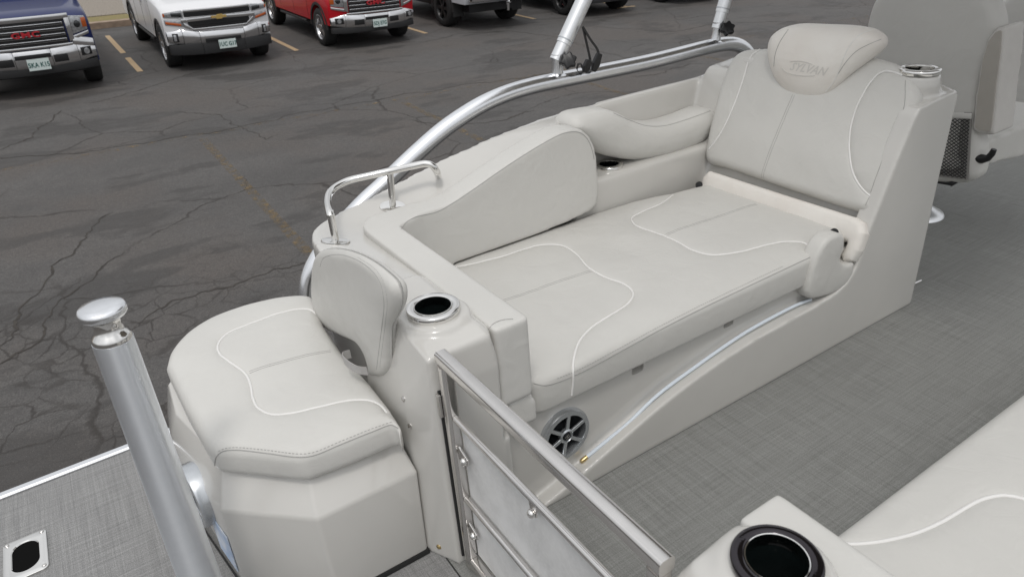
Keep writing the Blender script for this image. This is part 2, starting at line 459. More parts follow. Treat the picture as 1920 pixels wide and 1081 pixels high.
# woven vinyl floor: irregular light and dark threads both ways
def weave(name, base, dark, light, s=1.0):
    g = NT(name)
    fx = g.n('TexWave', {'Vector': g.tc, 'Scale': 95 * s, 'Distortion': .6, 'Detail': 1}, bands_direction='X').outputs[1]
    fy = g.n('TexWave', {'Vector': g.tc, 'Scale': 95 * s, 'Distortion': .6, 'Detail': 1}, bands_direction='Y').outputs[1]
    tx = g.noise(1, 3, g.mapping((300 * s, 2.5, 1)), .7)
    ty = g.noise(1, 3, g.mapping((2.5, 300 * s, 1)), .7)
    tx2 = g.noise(1, 2, g.mapping((150 * s, 6, 1)), .7)
    ty2 = g.noise(1, 2, g.mapping((6, 150 * s, 1)), .7)
    a = g.math('ADD', tx, ty); a2 = g.math('ADD', tx2, ty2)
    tot = g.math('ADD', g.math('MULTIPLY', a, .55), g.math('MULTIPLY', a2, .45))
    k = g.rng(tot, .64, 1.36)
    chk = g.math('MULTIPLY', g.math('SUBTRACT', fx, .5), g.math('SUBTRACT', fy, .5))
    k = g.math('ADD', k, g.math('MULTIPLY', chk, 1.7))
    sp = g.noise(420 * s, 1)
    k = g.math('ADD', k, g.rng(sp, .3, .7, -.28, .28))
    big = g.noise(1.3, 2)
    c1 = g.mix(g.rng(k, 0, .5), dark, base); c2 = g.mix(g.rng(k, .5, 1), c1, light)
    c3 = g.mix(g.rng(big, .3, .7, 0, .35), c2, tuple(x * .8 for x in base))
    g.out('Base Color', c3); g.b.inputs['Roughness'].default_value = .62
    g.bump(k, .6, .0012)
    return g.m
M['floor'] = weave('woven_floor', (.235, .236, .224), (.125, .127, .12), (.37, .375, .36))
M['swim'] = weave('woven_swim_deck', (.24, .238, .235), (.12, .12, .12), (.42, .418, .41), 1.0)
def frosted(name):
    g = NT(name)
    n1 = g.noise(9, 4, rough=.6); n2 = g.noise(120, 2)
    c = g.mix(g.rng(n1, .35, .65), (.60, .60, .595), (.74, .74, .735)); c = g.mix(g.rng(n2, .4, .7, 0, .3), c, (.80, .80, .80))
    g.out('Base Color', c); g.b.inputs['Metallic'].default_value = .1
    g.out('Roughness', g.rng(n1, .3, .7, .28, .5)); g.bump(n2, .15, .001)
    return g.m
M['panel'] = frosted('scuffed_grey_panel')
# ================================================================= BOAT
# ---- decks
def slab(name, x0, x1, y0, y1, z0, z1, m, kind='structure'):
    bm = bmesh.new(); add_box(bm, ((x0 + x1) / 2, (y0 + y1) / 2, (z0 + z1) / 2), (x1 - x0, y1 - y0, z1 - z0))
    return bm_link(name, bm, m, kind=kind)
slab('deck_floor', .434, 7.0, -1.0, 1.985, -.06, 0, M['floor'])
slab('swim_deck', -.75, .43, -1.0, 2.03, -.06, 0, M['swim'])
bm = bmesh.new()
add_prism(bm, [(-.75, 2.031, -.07), (-.75, 2.062, -.07), (-.75, 2.062, .004), (-.75, 2.054, .009), (-.75, 2.036, .009), (-.75, 2.031, .004)], (.765, 0, 0))
add_prism(bm, [(.0155, 2.062, -.07), (.0155, 1.99, -.07), (.0155, 1.99, .008), (.0155, 2.062, .008)], (.022, 0, 0))
o = bm_link('deck_trim', bm, M['alu'], bevel=.002, kind=None)
tag(o, 'bright aluminium edging strip along the outer side of the woven swim deck', 'edge trim')
# ---- ski hatch in the swim deck
hx, hy = -.310 * 1.35, 1.297 * 1.35
hatch = thing('deck_hatch', 'oval stainless steel fitting with four screws set in the swim deck', 'deck fitting', (hx, hy, 0))
def stadium(cx, cy, hw, hl, r, z, n=8):
    p = []
    for sx, sy, a in ((1, -1, -90), (1, 1, 0), (-1, 1, 90), (-1, -1, 180)):
        for k in range(n + 1):
            t = math.radians(a + 90 * k / n); p.append(V((cx + sx * (hw - r) + r * math.cos(t), cy + sy * (hl - r) + r * math.sin(t), z)))
    return p
bm = bmesh.new()
R = []
for hw, hl, r, z in ((.043, .068, .012, .0005), (.043, .068, .012, .004), (.041, .066, .011, .0055), (.028, .050, .0275, .0055), (.026, .048, .0255, .003), (.026, .048, .0255, .0006)):
    R.append([bm.verts.new(p) for p in stadium(hx, hy, hw * 1.12, hl * 1.12, r * 1.12, z)])
for a, b in zip(R, R[1:]):
    n = len(a)
    for k in range(n): bm.faces.new((a[k], a[(k + 1) % n], b[(k + 1) % n], b[k]))
bm_link('rim', bm, M['chrome'], hatch, auto=35)
bm = bmesh.new(); bm.faces.new([bm.verts.new(p) for p in stadium(hx, hy, .0292, .0540, .0286, .0012)]); bm_link('opening', bm, mat('hatch_shadow', (.006, .006, .006), rough=.9, spec=.05), hatch)  # flat black sheet; the shade of the hole is put into its colour
for a in (-1, 1):
    for b in (-1, 1):
        lathe('screw', [(0, .008), (.003, .0078), (.005, .0065), (.0055, .005)], M['stain'], hatch, Matrix.Translation((hx + a * .039, hy + b * .066, .0006)), n=12)
# ---- ski pylon
pb, pt_ = V((-.064, 1.205, 0)), V((-.044, 1.199, .768))
pylon = thing('ski_pylon', 'brushed aluminium tow pylon with a mushroom shaped knob standing on the swim deck', 'tow pylon', pb)
ax = (pt_ - pb).normalized(); L = (pt_ - pb).length; Mp = frame(pb, ax)
lathe('post', [(0, .0005), (.0405, .0005), (.040, .01), (.0315, L - .012), (.0310, L), (0, L)], M['pylon'], pylon, Mp, n=48)
lathe('collar', [(.0306, L - .002), (.0306, L + .005), (.0292, L + .010), (.0245, L + .0145), (.0215, L + .021), (.0203, L + .028), (.0212, L + .036), (.0255, L + .042), (0, L + .042)], M['chrome'], pylon, Mp, n=48, auto=50)
lathe('knob', [(0, L + .0415), (.0250, L + .0415), (.0335, L + .045), (.0368, L + .050), (.0368, L + .058), (.033, L + .062), (.02, L + .0645), (0, L + .0655)], M['alu'], pylon, Mp, n=48, auto=60)
# ---- cup holder builder
def cup_holder(c, r, parent, depth=.085, ring=None):
    c = V(c); T = Matrix.Translation(c)
    o = lathe('cup_holder', [(r * .70, -.006), (r * .70, .0065), (r * .725, .0088), (r * .965, .0088), (r, .0068), (r * 1.005, 0), (r * .985, -.006), (r * .9, -.007)], ring or M['chrome'], parent, T, n=64, auto=60)
    q = lathe('cup', [(r * .705, .001), (r * .695, -.01), (r * .67, -depth + .004), (r * .62, -depth), (0, -depth)], M['dark_glass'], o, T, n=48)
    lathe('rim', [(r * .705, .005), (r * .70, .0092), (r * .675, .0088), (r * .66, .004), (r * .67, -.010)], M['chrome'], o, T, n=48)
    return o
# ================================================================= port lounge moulding
lounge = thing('chaise_lounge', 'long light grey chaise lounge with S curved piping, seen in the middle of the boat', 'lounge seat', (1.3, 1.1, 0))
bm = bmesh.new()
def spl(st):
    A = cat_rom([V(a) for a, b, c, d, e in st], .02) if 0 else None
    o = []
    for i in range(len(st) - 1):
        for k in range(5):
            t = k / 5; f = []
            for get in (lambda s: s[0][0], lambda s: s[0][1], lambda s: s[1][0], lambda s: s[1][1], lambda s: s[2], lambda s: s[3]):
                p0, p1, p2, p3 = (get(st[max(i - 1, 0)]), get(st[i]), get(st[i + 1]), get(st[min(i + 2, len(st) - 1)]))
                f.append(.5 * ((2 * p1) + (p2 - p0) * t + (2 * p0 - 5 * p1 + 4 * p2 - p3) * t * t + (3 * p1 - p0 - 3 * p2 + p3) * t ** 3))
            o.append(((f[0], f[1]), (f[2], f[3]), f[4], f[5], 0))
    return o + [st[-1]]
# stern console block by the gate
add_hull(bm, [(.405, 1.16, 0), (.447, 1.077, 0), (.60, 1.077, 0), (.62, 1.40, 0), (.405, 1.40, 0),
              (.418, 1.17, .40), (.446, 1.075, .50), (.602, 1.072, .50), (.405, 1.40, .3),
              (.447, 1.25, .592), (.452, 1.40, .595), (.447, 1.082, .572), (.590, 1.080, .578), (.612, 1.40, .572), (.61, 1.12, .572), (.585, 1.12, .590), (.585, 1.40, .592), (.49, 1.16, .594)])
# port wall that runs round the corner and forward
add_strip_solid(bm, spl([((.447, 1.24), (.62, 1.24), .595, .572, 0), ((.445, 1.5), (.62, 1.5), .595, .562, 0), ((.452, 1.72), (.62, 1.70), .588, .556, 0),
    ((.468, 1.82), (.63, 1.77), .583, .552, 0), ((.505, 1.885), (.65, 1.80), .582, .550, 0), ((.57, 1.925), (.69, 1.83), .585, .550, 0),
    ((.68, 1.950), (.75, 1.85), .595, .556, 0), ((.82, 1.965), (.85, 1.845), .620, .570, 0), ((1.0, 1.975), (1.02, 1.845), .652, .605, 0), ((1.2, 1.98), (1.2, 1.85), .679, .645, 0),
    ((1.34, 1.985), (1.34, 1.88), .690, .684, 0), ((1.44, 1.99), (1.44, 1.93), .695, .685, 0), ((1.6, 1.995), (1.6, 1.96), .697, .688, 0),
    ((1.9, 2.0), (1.9, 1.965), .70, .69, 0), ((2.12, 2.0), (2.12, 1.962), .70, .69, 0), ((2.2, 2.0), (2.2, 1.80), .705, .72, 0), ((2.3, 2.0), (2.3, 1.80), .705, .72, 0)]))
# armrest shelf, sloping wall behind it
add_hull(bm, [(1.36, 1.79, 0), (2.05, 1.79, 0), (2.05, 1.98, 0), (1.36, 1.98, 0), (1.36, 1.805, .492), (2.05, 1.805, .492), (2.05, 1.98, .492), (1.36, 1.98, .492)])
add_hull(bm, [(1.40, 1.985, .48), (2.15, 1.985, .48), (1.40, 1.94, .48), (2.15, 1.94, .48), (1.40, 1.985, .68), (2.15, 1.985, .68), (1.44, 1.965, .68), (2.15, 1.965, .68)])
# inner recess wall below the seat and the arched outer panel
add_box(bm, (1.27, 1.182, .165), (1.36, .09, .33))
add_hull(bm, [(.59, 1.078, 0), (.59, 1.078, .29), (.59, 1.25, 0), (.59, 1.25, .29), (.68, 1.25, 0), (.68, 1.25, .29), (.62, 1.085, 0), (.62, 1.085, .29)])
arc = [(.70, 0), (.70, .012), (.80, .038), (.85, .055), (.95, .088), (1.08, .130), (1.15, .149), (1.22, .165), (1.33, .184), (1.45, .197), (1.60, .203), (1.72, .206), (1.83, .216), (1.88, .236), (1.915, .275), (1.935, .33), (1.95, .395), (1.985, .484), (2.03, .60), (2.080, .715), (2.10, .738), (2.16, .744), (2.285, .754), (2.30, .74), (2.305, 0)]
add_prism(bm, [(x, 1.094, z) for x, z in arc], (0, .060, 0))
# bow console behind the backrest
side = [(1.97, 0), (1.97, .33), (2.04, .50), (2.12, .720), (2.14, .740), (2.285, .752), (2.30, .74), (2.30, 0)]
add_hull(bm, [(2.10, 1.102, .70), (2.30, 1.102, .70), (2.105, 1.104, .735), (2.292, 1.104, .752), (2.11, 1.35, .79), (2.30, 1.26, .795), (2.30, 1.40, .795), (2.11, 1.40, .79), (2.10, 1.40, .70), (2.30, 1.40, .70)])
add_prism(bm, [(x, 1.10, z) for x, z in side], (0, .86, 0))
add_hull(bm, [(2.10, 1.30, .74), (2.28, 1.28, .74), (2.12, 1.36, .80), (2.25, 1.34, .80), (2.12, 1.78, .80), (2.25, 1.78, .80), (2.10, 1.84, .74), (2.28, 1.84, .74)])
podc = PZ(1724, 126, .822); podc = V((2.195, 1.172, .0))
add_lathe(bm, [(0, .60), (.066, .60), (.066, .78), (.0595, .808), (0, .808)], Matrix.Translation(podc), 32)
# raised ring round the console cup holder
cupc = PZ(813, 583, .603)
add_lathe(bm, [(0, .50), (.085, .50), (.078, .597), (.066, .602), (0, .602)], Matrix.Translation((cupc.x, cupc.y, 0)), 32)
cuts = []
shelfc = PZ(1142, 309, .50)
for c, z0, z1, r in ((cupc, .50, .75, .045), (podc, .70, .95, .046), (shelfc, .40, .60, .038)):
    b = bmesh.new(); add_lathe(b, [(0, z0), (r, z0), (r, z1), (0, z1)], Matrix.Translation((c.x, c.y, 0)), 32); cuts.append(b)
for px, py in ((1196, 680), (1367, 594), (1508, 524)):
    q = PY(px, py, 1.137); b = bmesh.new(); add_prism(b, round_poly([(q.x - .020, 1.12, q.z + .05), (q.x + .020, 1.12, q.z + .05), (q.x + .020, 1.12, q.z - .032), (q.x - .020, 1.12, q.z - .032)], .008, 3), (0, .045, 0)); cuts.append(b)
_s = PY(1057, 812, 1.134); b = bmesh.new(); add_lathe(b, [(0, -.06), (.0575, -.06), (.0575, .03), (0, .03)], frame((_s.x, 1.134, _s.z), (0, -1, 0)), 40); cuts.append(b)
shell = soft_link('moulded_base', bm, .0058, 6, M['gel'], lounge, cuts, zone=lambda c: max(0, min(1, (c.y - 1.40) / .2)) * max(0, min(1, (c.z - .1) / .1)), extra=30)
from mathutils.bvhtree import BVHTree
def bvh_of(o):
    me = o.data; mw = o.matrix_world
    return BVHTree.FromPolygons([mw @ v.co for v in me.vertices], [tuple(p.vertices) for p in me.polygons])
bpy.context.view_layer.update()
SH = bvh_of(shell)
def surf_z(x, y): 
    h = SH.ray_cast(V((x, y, 2)), V((0, 0, -1))); return h[0].z if h[0] else 0
def surf_px(px, py, bvh=None):
    h = (bvh or SH).ray_cast(CAM, ray(px, py).normalized()); return h[0], h[1]
cup_holder((cupc.x, cupc.y, .608), .0575, lounge)
cup_holder((podc.x, podc.y, .816), .0595, lounge)
cup_holder((shelfc.x, shelfc.y, .496), .050, lounge)
# seat cushion
fm = flatmap((0, 0, .281), (1, 0, 0), (0, 1, 0))
outl = rp([(.692, 1.112), (1.79, 1.112), (1.93, 1.15), (1.945, 1.725), (1.84, 1.745), (1.62, 1.79), (1.45, 1.80), (.70, 1.80)], [.06, .05, .04, .03, .08, .1, .03, .02])
s1 = uv_px(fm, [(845, 503), (880, 500), (940, 485), (1000, 467), (1030, 463), (1058, 466), (1080, 480), (1105, 508), (1140, 527), (1172, 539), (1187, 554), (1180, 571), (1143, 597), (1107, 620), (1086, 643), (1077, 667), (1074, 690), (1073, 706)], .093)
s2 = uv_px(fm, [(1262, 366), (1240, 385), (1205, 401), (1185, 413), (1192, 427), (1230, 441), (1265, 456), (1300, 474), (1335, 482), (1380, 478), (1430, 466), (1480, 457), (1508, 459), (1524, 470)], .093)
c1 = uv_px(fm, [(943, 572), (1112, 512)], .095); c2 = uv_px(fm, [(1247, 446), (1330, 414), (1418, 388)], .095)
s1d = [(p.x, p.y) for p in cat_rom([V((a, b, 0)) for a, b in s1])]; s2d = [(p.x, p.y) for p in cat_rom([V((a, b, 0)) for a, b in s2])]
seat = Pad(outl, .098, .024, .010, fm, [s1d, s2d], L=.06, rb=.010)
seat.build('seat_cushion', M['vinyl_seat'], lounge)
a = s1[-1]
z, _ = seat.h(s1d); pts = [V(fm(u, v, float(h) + .0015)) for (u, v), h in zip(s1d, z) if v > 1.128]
bpy.context.view_layer.update(); _q = bvh_of(seat.o)
ylast = 0
for yy in range(680, 741, 4):
    h, n_ = surf_px(1074 - max(0, yy - 715) * .12, yy, _q)
    if h and h.y < pts[-1].y - .002 or (h and yy > 704): pts.append(h + n_ * .001)
tube('piping', pts, .0031, M['piping'], seat.o, n=8)
seat.piping(s2, .0031, M['piping'])
def stitch_pair(pad, a, b, gap=.004):
    u = V((b[0] - a[0], b[1] - a[1], 0)).normalized(); n_ = V((-u.y, u.x, 0)) * gap
    for s in (-1, 1):
        pad.piping([(a[0] + n_.x * s, a[1] + n_.y * s), (b[0] + n_.x * s, b[1] + n_.y * s)], .0007, M['stitch'], 'stitching', lift=.0001)
stitch_pair(seat, c1[0], c1[1]); stitch_pair(seat, c2[0], c2[2])
SEATSEAM = [(1000, 718), (1020, 722), (1045, 716), (1075, 704), (1110, 687), (1160, 660), (1230, 622), (1300, 586), (1400, 538), (1470, 505), (1532, 476)]
# L shaped bolster
SEATSEAM_ = 1
bm = bmesh.new()
lo = [(748, 432), (760, 415), (779, 404), (819, 393), (847, 378), (885, 353), (935, 318), (982, 287), (1029, 259), (1054, 247), (1073, 242), (1090, 243), (1104, 255), (1114, 274), (1119, 299), (1122, 362), (1118, 384), (1104, 397), (1060, 418), (997, 443), (935, 465), (872, 487), (800, 512), (770, 512)]
lp = [PY(a, b, 1.765) for a, b in lo]
add_prism(bm, [p - V((0, .004, 0)) for p in lp], (0, .092, 0))
add_prism(bm, round_poly([(.605, 1.083, .375), (.692, 1.083, .375), (.692, 1.765, .375), (.86, 1.765, .375), (.86, 1.852, .375), (.605, 1.852, .375)], [.012, .012, .07, 0, 0, .10], 10), (0, 0, .203))
add_hull(bm, [(.612, 1.70, .38), (.612, 1.80, .38), (.65, 1.85, .38), (.80, 1.85, .38), (.80, 1.765, .38), (.610, 1.70, .576), (.612, 1.80, .576), (.65, 1.853, .576), (.80, 1.855, .580), (.78, 1.76, .578), (.73, 1.76, .573), (.70, 1.73, .573)])
bol = soft_link('bolster', bm, .006, 9, M['vinyl'], lounge)
bpy.context.view_layer.update()
BO = bvh_of(bol)
def seam_px(bvh, pts, r, m, name, parent, lift=.0005, step=.01, interp=4):
    """a thin seam laid on a surface through the given points"""
    q = cat_rom([V((a, b, 0)) for a, b in pts], 6)
    P = []
    for v in q:
        h, n = surf_px(v.x, v.y, bvh)
        if h: P.append(h + n * lift)
    if len(P) > 2: return tube(name, P, r, m, parent, n=6)
seam_px(BO, [(752, 430), (760, 418), (779, 407), (819, 397), (847, 382), (885, 357), (935, 322), (982, 291), (1029, 263), (1054, 251), (1073, 247), (1088, 249), (1100, 259), (1109, 277), (1114, 299)], .0010, M['stitch'], 'seam', bol)
seam_px(BO, [(915, 619), (925, 607), (945, 599), (962, 598)], .0010, M['stitch'], 'seam', bol)
# small filler pad under the end of the bolster
bm = bmesh.new(); add_hull(bm, [(.625, 1.092, .30), (.70, 1.092, .29), (.70, 1.092, .345), (.675, 1.092, .372), (.625, 1.092, .372), (.63, 1.16, .30), (.705, 1.16, .29), (.70, 1.16, .38), (.63, 1.16, .38)])
soft_link('filler_pad', bm, .005, 5, M['vinyl'], lounge)
# armrest
bm = bmesh.new()
ar = [(1067, 240), (1078, 220), (1110, 210), (1140, 207), (1160, 212), (1185, 225), (1210, 232), (1245, 232), (1285, 221), (1330, 205), (1346, 210), (1338, 238), (1318, 266), (1270, 291), (1220, 301), (1160, 298), (1120, 286), (1085, 262)]
bm.free()
fa = flatmap((0, 1.955, 0), (1, 0, 0), (0, 0, 1))
ap = Pad(smooth_loop([(p.x, p.z) for p in (PY(a, b, 1.858) for a, b in ar)], .010), .118, .040, .016, fa, [], L=.05, grid=.012, rb=.02)
arm = ap.build('armrest', M['vinyl'], lounge)
bpy.context.view_layer.update()
seam_px(bvh_of(arm), [(1150, 212), (1165, 219), (1187, 228), (1212, 236), (1245, 236), (1285, 225), (1332, 208)], .0010, M['stitch'], 'seam', arm)
# backrest
NB = V((-.906, 0, .423)); TB = .095
fb = flatmap(V((1.95, 0, .42)) - NB * TB, (0, -1, 0), (.423, 0, .906))
bo = uv_px(fb, [(1330, 306), (1324, 292), (1328, 262), (1340, 212), (1358, 150), (1375, 112), (1392, 97), (1440, 91), (1540, 91), (1640, 108), (1688, 124), (1714, 146), (1725, 178), (1721, 204), (1700, 264), (1667, 352), (1655, 386), (1645, 404), (1622, 400), (1480, 355), (1360, 314)], TB - .02)
bo = [(min(a, -1.116), b) for a, b in bo]
b_l = uv_px(fb, [(1420, 90), (1407, 107), (1395, 150), (1372, 212), (1352, 250), (1337, 270), (1328, 280)], TB)
b_r = uv_px(fb, [(1690, 140), (1672, 134), (1655, 134), (1637, 149), (1618, 181), (1603, 218), (1595, 255), (1595, 292), (1601, 326), (1615, 352), (1633, 369), (1650, 377)], TB)
b_c = uv_px(fb, [(1492, 180), (1426, 337)], TB); b_e = uv_px(fb, [(1697, 150), (1696, 200), (1655, 300), (1622, 385)], TB)
back = Pad(smooth_loop(bo), TB, .028, .014, fb, [b_l, b_r], L=.07)
back.build('backrest', M['vinyl_seat'], lounge)
back.piping(b_l, .0031, M['piping']); back.piping(b_r, .0031, M['piping'])
stitch_pair(back, b_c[0], b_c[1]); back.piping(b_e, .0009, M['stitch'], 'seam', lift=0)
# lumbar band
fl = flatmap(V((1.925, 0, .40)) - NB * .05, (0, -1, 0), (.423, 0, .906))
bd = uv_px(fl, [(1311, 362), (1318, 332), (1330, 320), (1460, 362), (1603, 407), (1619, 417), (1622, 437), (1610, 470), (1597, 489), (1580, 490), (1577, 478), (1590, 452), (1575, 452), (1440, 410)], .045)
band = Pad(rp(bd, .008), .055, .018, .006, fl, [], L=.03)
band.build('lumbar_band', M['vinyl_cream'], lounge)
# side flap
ff_ = flatmap((0, 1.15, 0), (1, 0, 0), (0, 0, 1))
fo = uv_px(ff_, [(1512, 550), (1518, 520), (1533, 478), (1550, 450), (1570, 438), (1582, 442), (1583, 462), (1576, 484), (1582, 494), (1594, 494), (1601, 490), (1600, 512), (1585, 535), (1562, 550), (1538, 558), (1520, 560)], .05)
Pad(smooth_loop(fo, .008), .052, .012, .003, ff_, [], L=.02, grid=.01).build('side_flap', M['vinyl_seat'], lounge)
# hinge knobs
for px, py, xx in ((1564, 436, 1.885), (1311, 347, 1.90)):
    c = PX(px, py, xx)
    lathe('hinge_knob', [(0, .008), (.005, .008), (.006, .005), (.012, .005), (.014, 0), (.012, -.008), (0, -.008)], M['black'], lounge, frame(c, (-.55, -.75, .35)), n=20)
# headrest
TH = .112
NH = V((-.93, 0, .37)).normalized(); WH = V((0, -1, 0)).cross(NH) * -1
fh0 = flatmap(V((2.075, 0, .80)) - NH * TH, (0, -1, 0), NH.cross(V((0, -1, 0))))
ho = uv_px(fh0, [(1450, 92), (1457, 72), (1476, 55), (1505, 46), (1560, 46), (1625, 50), (1648, 57), (1660, 70), (1659, 86), (1646, 103), (1625, 121), (1596, 145), (1568, 170), (1545, 185), (1522, 189), (1498, 186), (1478, 175), (1460, 151), (1451, 118)], TH * .55)
uc, vc = sum(p[0] for p in ho) / len(ho), sum(p[1] for p in ho) / len(ho)
vlo, vhi = min(p[1] for p in ho), max(p[1] for p in ho)
def hm(u, v, h):
    k = max(0, min(1, (v - vlo) / (vhi - vlo))); k = .30 + .75 * k
    bulge = .018 * math.sin(math.pi * min(1, max(0, (v - vlo) / (vhi - vlo))))
    return fh0(u, v, TH - (TH - h) * k + bulge - .016 * (1 - min(1, (v - vlo) / (vhi - vlo))) ** 2 * 2)
head = Pad(smooth_loop(ho, .008), TH, .052, .014, hm, [], L=.05, grid=.01, rb=.045)
head.build('headrest', M['vinyl_cream'], lounge)
bpy.context.view_layer.update()
HB = bvh_of(head.o)
seam_px(HB, [(1634, 57), (1615, 64), (1596, 82), (1582, 108), (1572, 135), (1562, 155), (1548, 172)], .0012, M['piping'], 'seam', head.o)
seam_px(HB, [(1652, 74), (1632, 82), (1606, 96), (1585, 118), (1572, 138)], .0008, M['stitch'], 'seam', head.o)
seam_px(HB, [(1478, 56), (1463, 78), (1454, 100), (1451, 125)], .0010, M['stitch'], 'seam', head.o)
# embossed word and two swooshes on the headrest
def font_on(name, txt, size, o, xdir, ydir, m, parent, ext=.0006, shear=0, bold=0, spacing=1, xs=1.0, align='CENTER'):
    cu = bpy.data.curves.new(name, 'FONT'); cu.body = txt; cu.size = size; cu.extrude = ext; cu.shear = shear; cu.offset = bold; cu.align_x = align; cu.align_y = 'CENTER'; cu.space_character = spacing; cu.resolution_u = 2
    t = bpy.data.objects.new(name, cu); COL.objects.link(t)
    bpy.context.view_layer.update()
    me = bpy.data.meshes.new_from_object(t.evaluated_get(bpy.context.evaluated_depsgraph_get()))
    bpy.data.objects.remove(t)
    x = V(xdir).normalized(); z = x.cross(V(ydir)).normalized(); y = z.cross(x)
    me.transform(Matrix.Translation(V(o)) @ Matrix((x, y, z)).transposed().to_4x4() @ Matrix.Diagonal((xs, 1, 1, 1)))
    me.materials.clear()
    return link(name, me, m, parent)
M['emboss'] = mat('embossed_vinyl', (.60, .58, .545), rough=.3)
def conform(o, bvh, lift=.0008):
    mw = o.matrix_world
    for v in o.data.vertices:
        p = v.co.copy(); d = (p - CAM).normalized(); h = bvh.ray_cast(CAM, d)
        if h[0]: v.co = h[0] - d * lift
c_ = surf_px(1514, 130, HB)[0]; r_ = surf_px(1545, 135, HB)[0] ; xd = (r_ - surf_px(1483, 125, HB)[0])
t = font_on('lettering', 'SYLVAN', .036, c_, xd, NH.cross(xd), M['emboss'], head.o, ext=0, shear=.35, bold=.0006, spacing=1.02)
bm = bmesh.new(); bm.from_mesh(t.data); bmesh.ops.subdivide_edges(bm, edges=bm.edges[:], cuts=1); bm.to_mesh(t.data); bm.free(); conform(t, HB)
seam_px(HB, [(1481, 116), (1497, 115), (1513, 117), (1523, 121)], [.0012] * 400, M['emboss'], 'swoosh', head.o) if False else None
for path in ([(1481, 116), (1497, 114.5), (1512, 117), (1523, 121)], [(1467, 128), (1472, 134), (1484, 139), (1502, 142), (1528, 142)]):
    seam_px(HB, path, .0012, M['emboss'], 'swoosh', head.o)
# speaker in the recess wall
def speaker(c, n, r, parent, spokes=6, a0=0.3, x=None):
    T = frame(c, n, x)
    o = lathe('speaker', [(r * .99, -.022), (r, .006), (r * .96, .013), (r * .80, .014), (r * .77, .006), (r * .76, -.01)], M['speaker_grey'], parent, T, n=56, auto=40)
    lathe('cone', [(r * .78, -.006), (r * .74, .0), (r * .68, .002), (r * .62, -.004), (r * .36, -.03), (r * .30, -.022), (r * .16, -.012), (0, -.009)], M['cone'], o, T, n=48)
    bm = bmesh.new()
    for k in range(spokes):
        A = T @ Matrix.Rotation(a0 + 2 * math.pi * k / spokes, 4, 'Z')
        add_box(bm, (r * .53, 0, .010), (r * .62, r * .13, .006), A)
    bm_link('spokes', bm, M['speaker_grey'], o, bevel=.001)
    lathe('hub', [(r * .27, .004), (r * .27, .013), (r * .22, .016), (r * .20, .013), (0, .013)], M['speaker_grey'], o, T, n=32)
    lathe('badge', [(r * .17, .0135), (r * .15, .0155), (0, .0155)], M['cone'], o, T, n=24)
    bm = bmesh.new()
    for dy, sgn in ((.05, 1), (0, -1), (-.05, 1)): add_box(bm, (0, r * dy, .0162), (r * .18, r * .022, .001), T @ Matrix.Rotation(.5 * sgn, 4, 'Z'))
    bm_link('emblem', bm, M['chrome'], o)
    return o
spc = PY(1057, 812, 1.134)
speaker((spc.x, 1.134, spc.z), (0, -1, 0), .074, lounge, 6, .35)
# light tube that follows the arch
lt = [PY(a, b, 1.124) for a, b in ((1094, 861), (1132, 830), (1174, 796), (1233, 740), (1307, 685), (1352, 653), (1399, 622), (1445, 596), (1492, 572), (1520, 561))]
tube('light_tube', cat_rom(lt, .02), .0052, M['led'], lounge, n=12)
d = (lt[0] - lt[1]).normalized()
lathe('tube_end', [(0, 0), (.0062, 0), (.0062, .018), (.004, .022), (0, .022)], M['brass'], lounge, frame(lt[0] - d * .012, d), n=16)
# screws on the console
for px, py, m_ in ((757, 747, 'stain'), (769, 798, 'stain'), (823, 1024, 'brass')):
    h, n_ = surf_px(px, py)
    if h: lathe('screw', [(.0065, -.001), (.0065, .0015), (.004, .0035), (0, .004)], M[m_], lounge, frame(h, n_), n=14)
# grab handle
hp = [PZ(*q) for q in ((621, 410, .640), (619, 402, .650), (614, 378, .658), (621, 358, .664), (650, 340, .670), (690, 330, .675), (730, 321, .68), (775, 311, .68), (798, 307, .68), (810, 310, .674), (818, 320, .655), (822, 331, .62))]
hd = tube('grab_handle', cat_rom(hp, .008), .0105, M['chrome'], lounge, n=20)
for (bx, by), top in (((.513, 1.749), PZ(620, 402, .652)), ((.743, 1.881), PZ(731, 322, .675))):
    z0 = surf_z(bx, by)
    tube('post', [V((bx, by, z0 - .005)), V((bx * .5 + top.x * .5, by * .5 + top.y * .5, (z0 + top.z) / 2)), top], .0100, M['chrome'], hd, n=20)
    lathe('foot', [(.033, 0), (.032, .0035), (.016, .005), (0, .005)], M['chrome'], hd, frame(V((bx, by, z0 + .0015)), SH.ray_cast(V((bx, by, 2)), V((0, 0, -1)))[1], (.8, -.5, 0)) @ Matrix.Diagonal((1.2, .75, 1, 1)), n=32)
# small latch low on the bow end
q = PY(1708, 534, 1.12); q2 = PY(1726, 526, 1.12)
tube('latch', [q, q2], .005, M['chrome'], lounge, n=12)
# ================================================================= stern seat
stern = thing('stern_seat', 'D shaped grey stern seat cushion with white piping on a moulded box, beside the pylon', 'boat seat', (.2, 1.4, 0))
bm = bmesh.new()
low = [(.012, 1.31), (.182, 1.150), (.405, 1.150), (.405, 1.92), (.30, 1.94), (.16, 1.91), (.05, 1.85), (-.012, 1.75), (-.032, 1.60)]
mid = [(.020, 1.300), (.180, 1.148), (.412, 1.148), (.405, 1.92), (.30, 1.94), (.16, 1.91), (.05, 1.85), (-.010, 1.75), (-.028, 1.60)]
top = [(.058, 1.350), (.200, 1.222), (.40, 1.222), (.40, 1.90), (.30, 1.92), (.17, 1.89), (.07, 1.83), (.012, 1.74), (.006, 1.60)]
add_hull(bm, [(x, y, .012) for x, y in low] + [(x, y, .256) for x, y in mid] + [(x, y, .338) for x, y in top])
sbox = bm_link('seat_box', bm, M['gel'], stern, bevel=.007, seg=3, auto=34)
bm = bmesh.new()
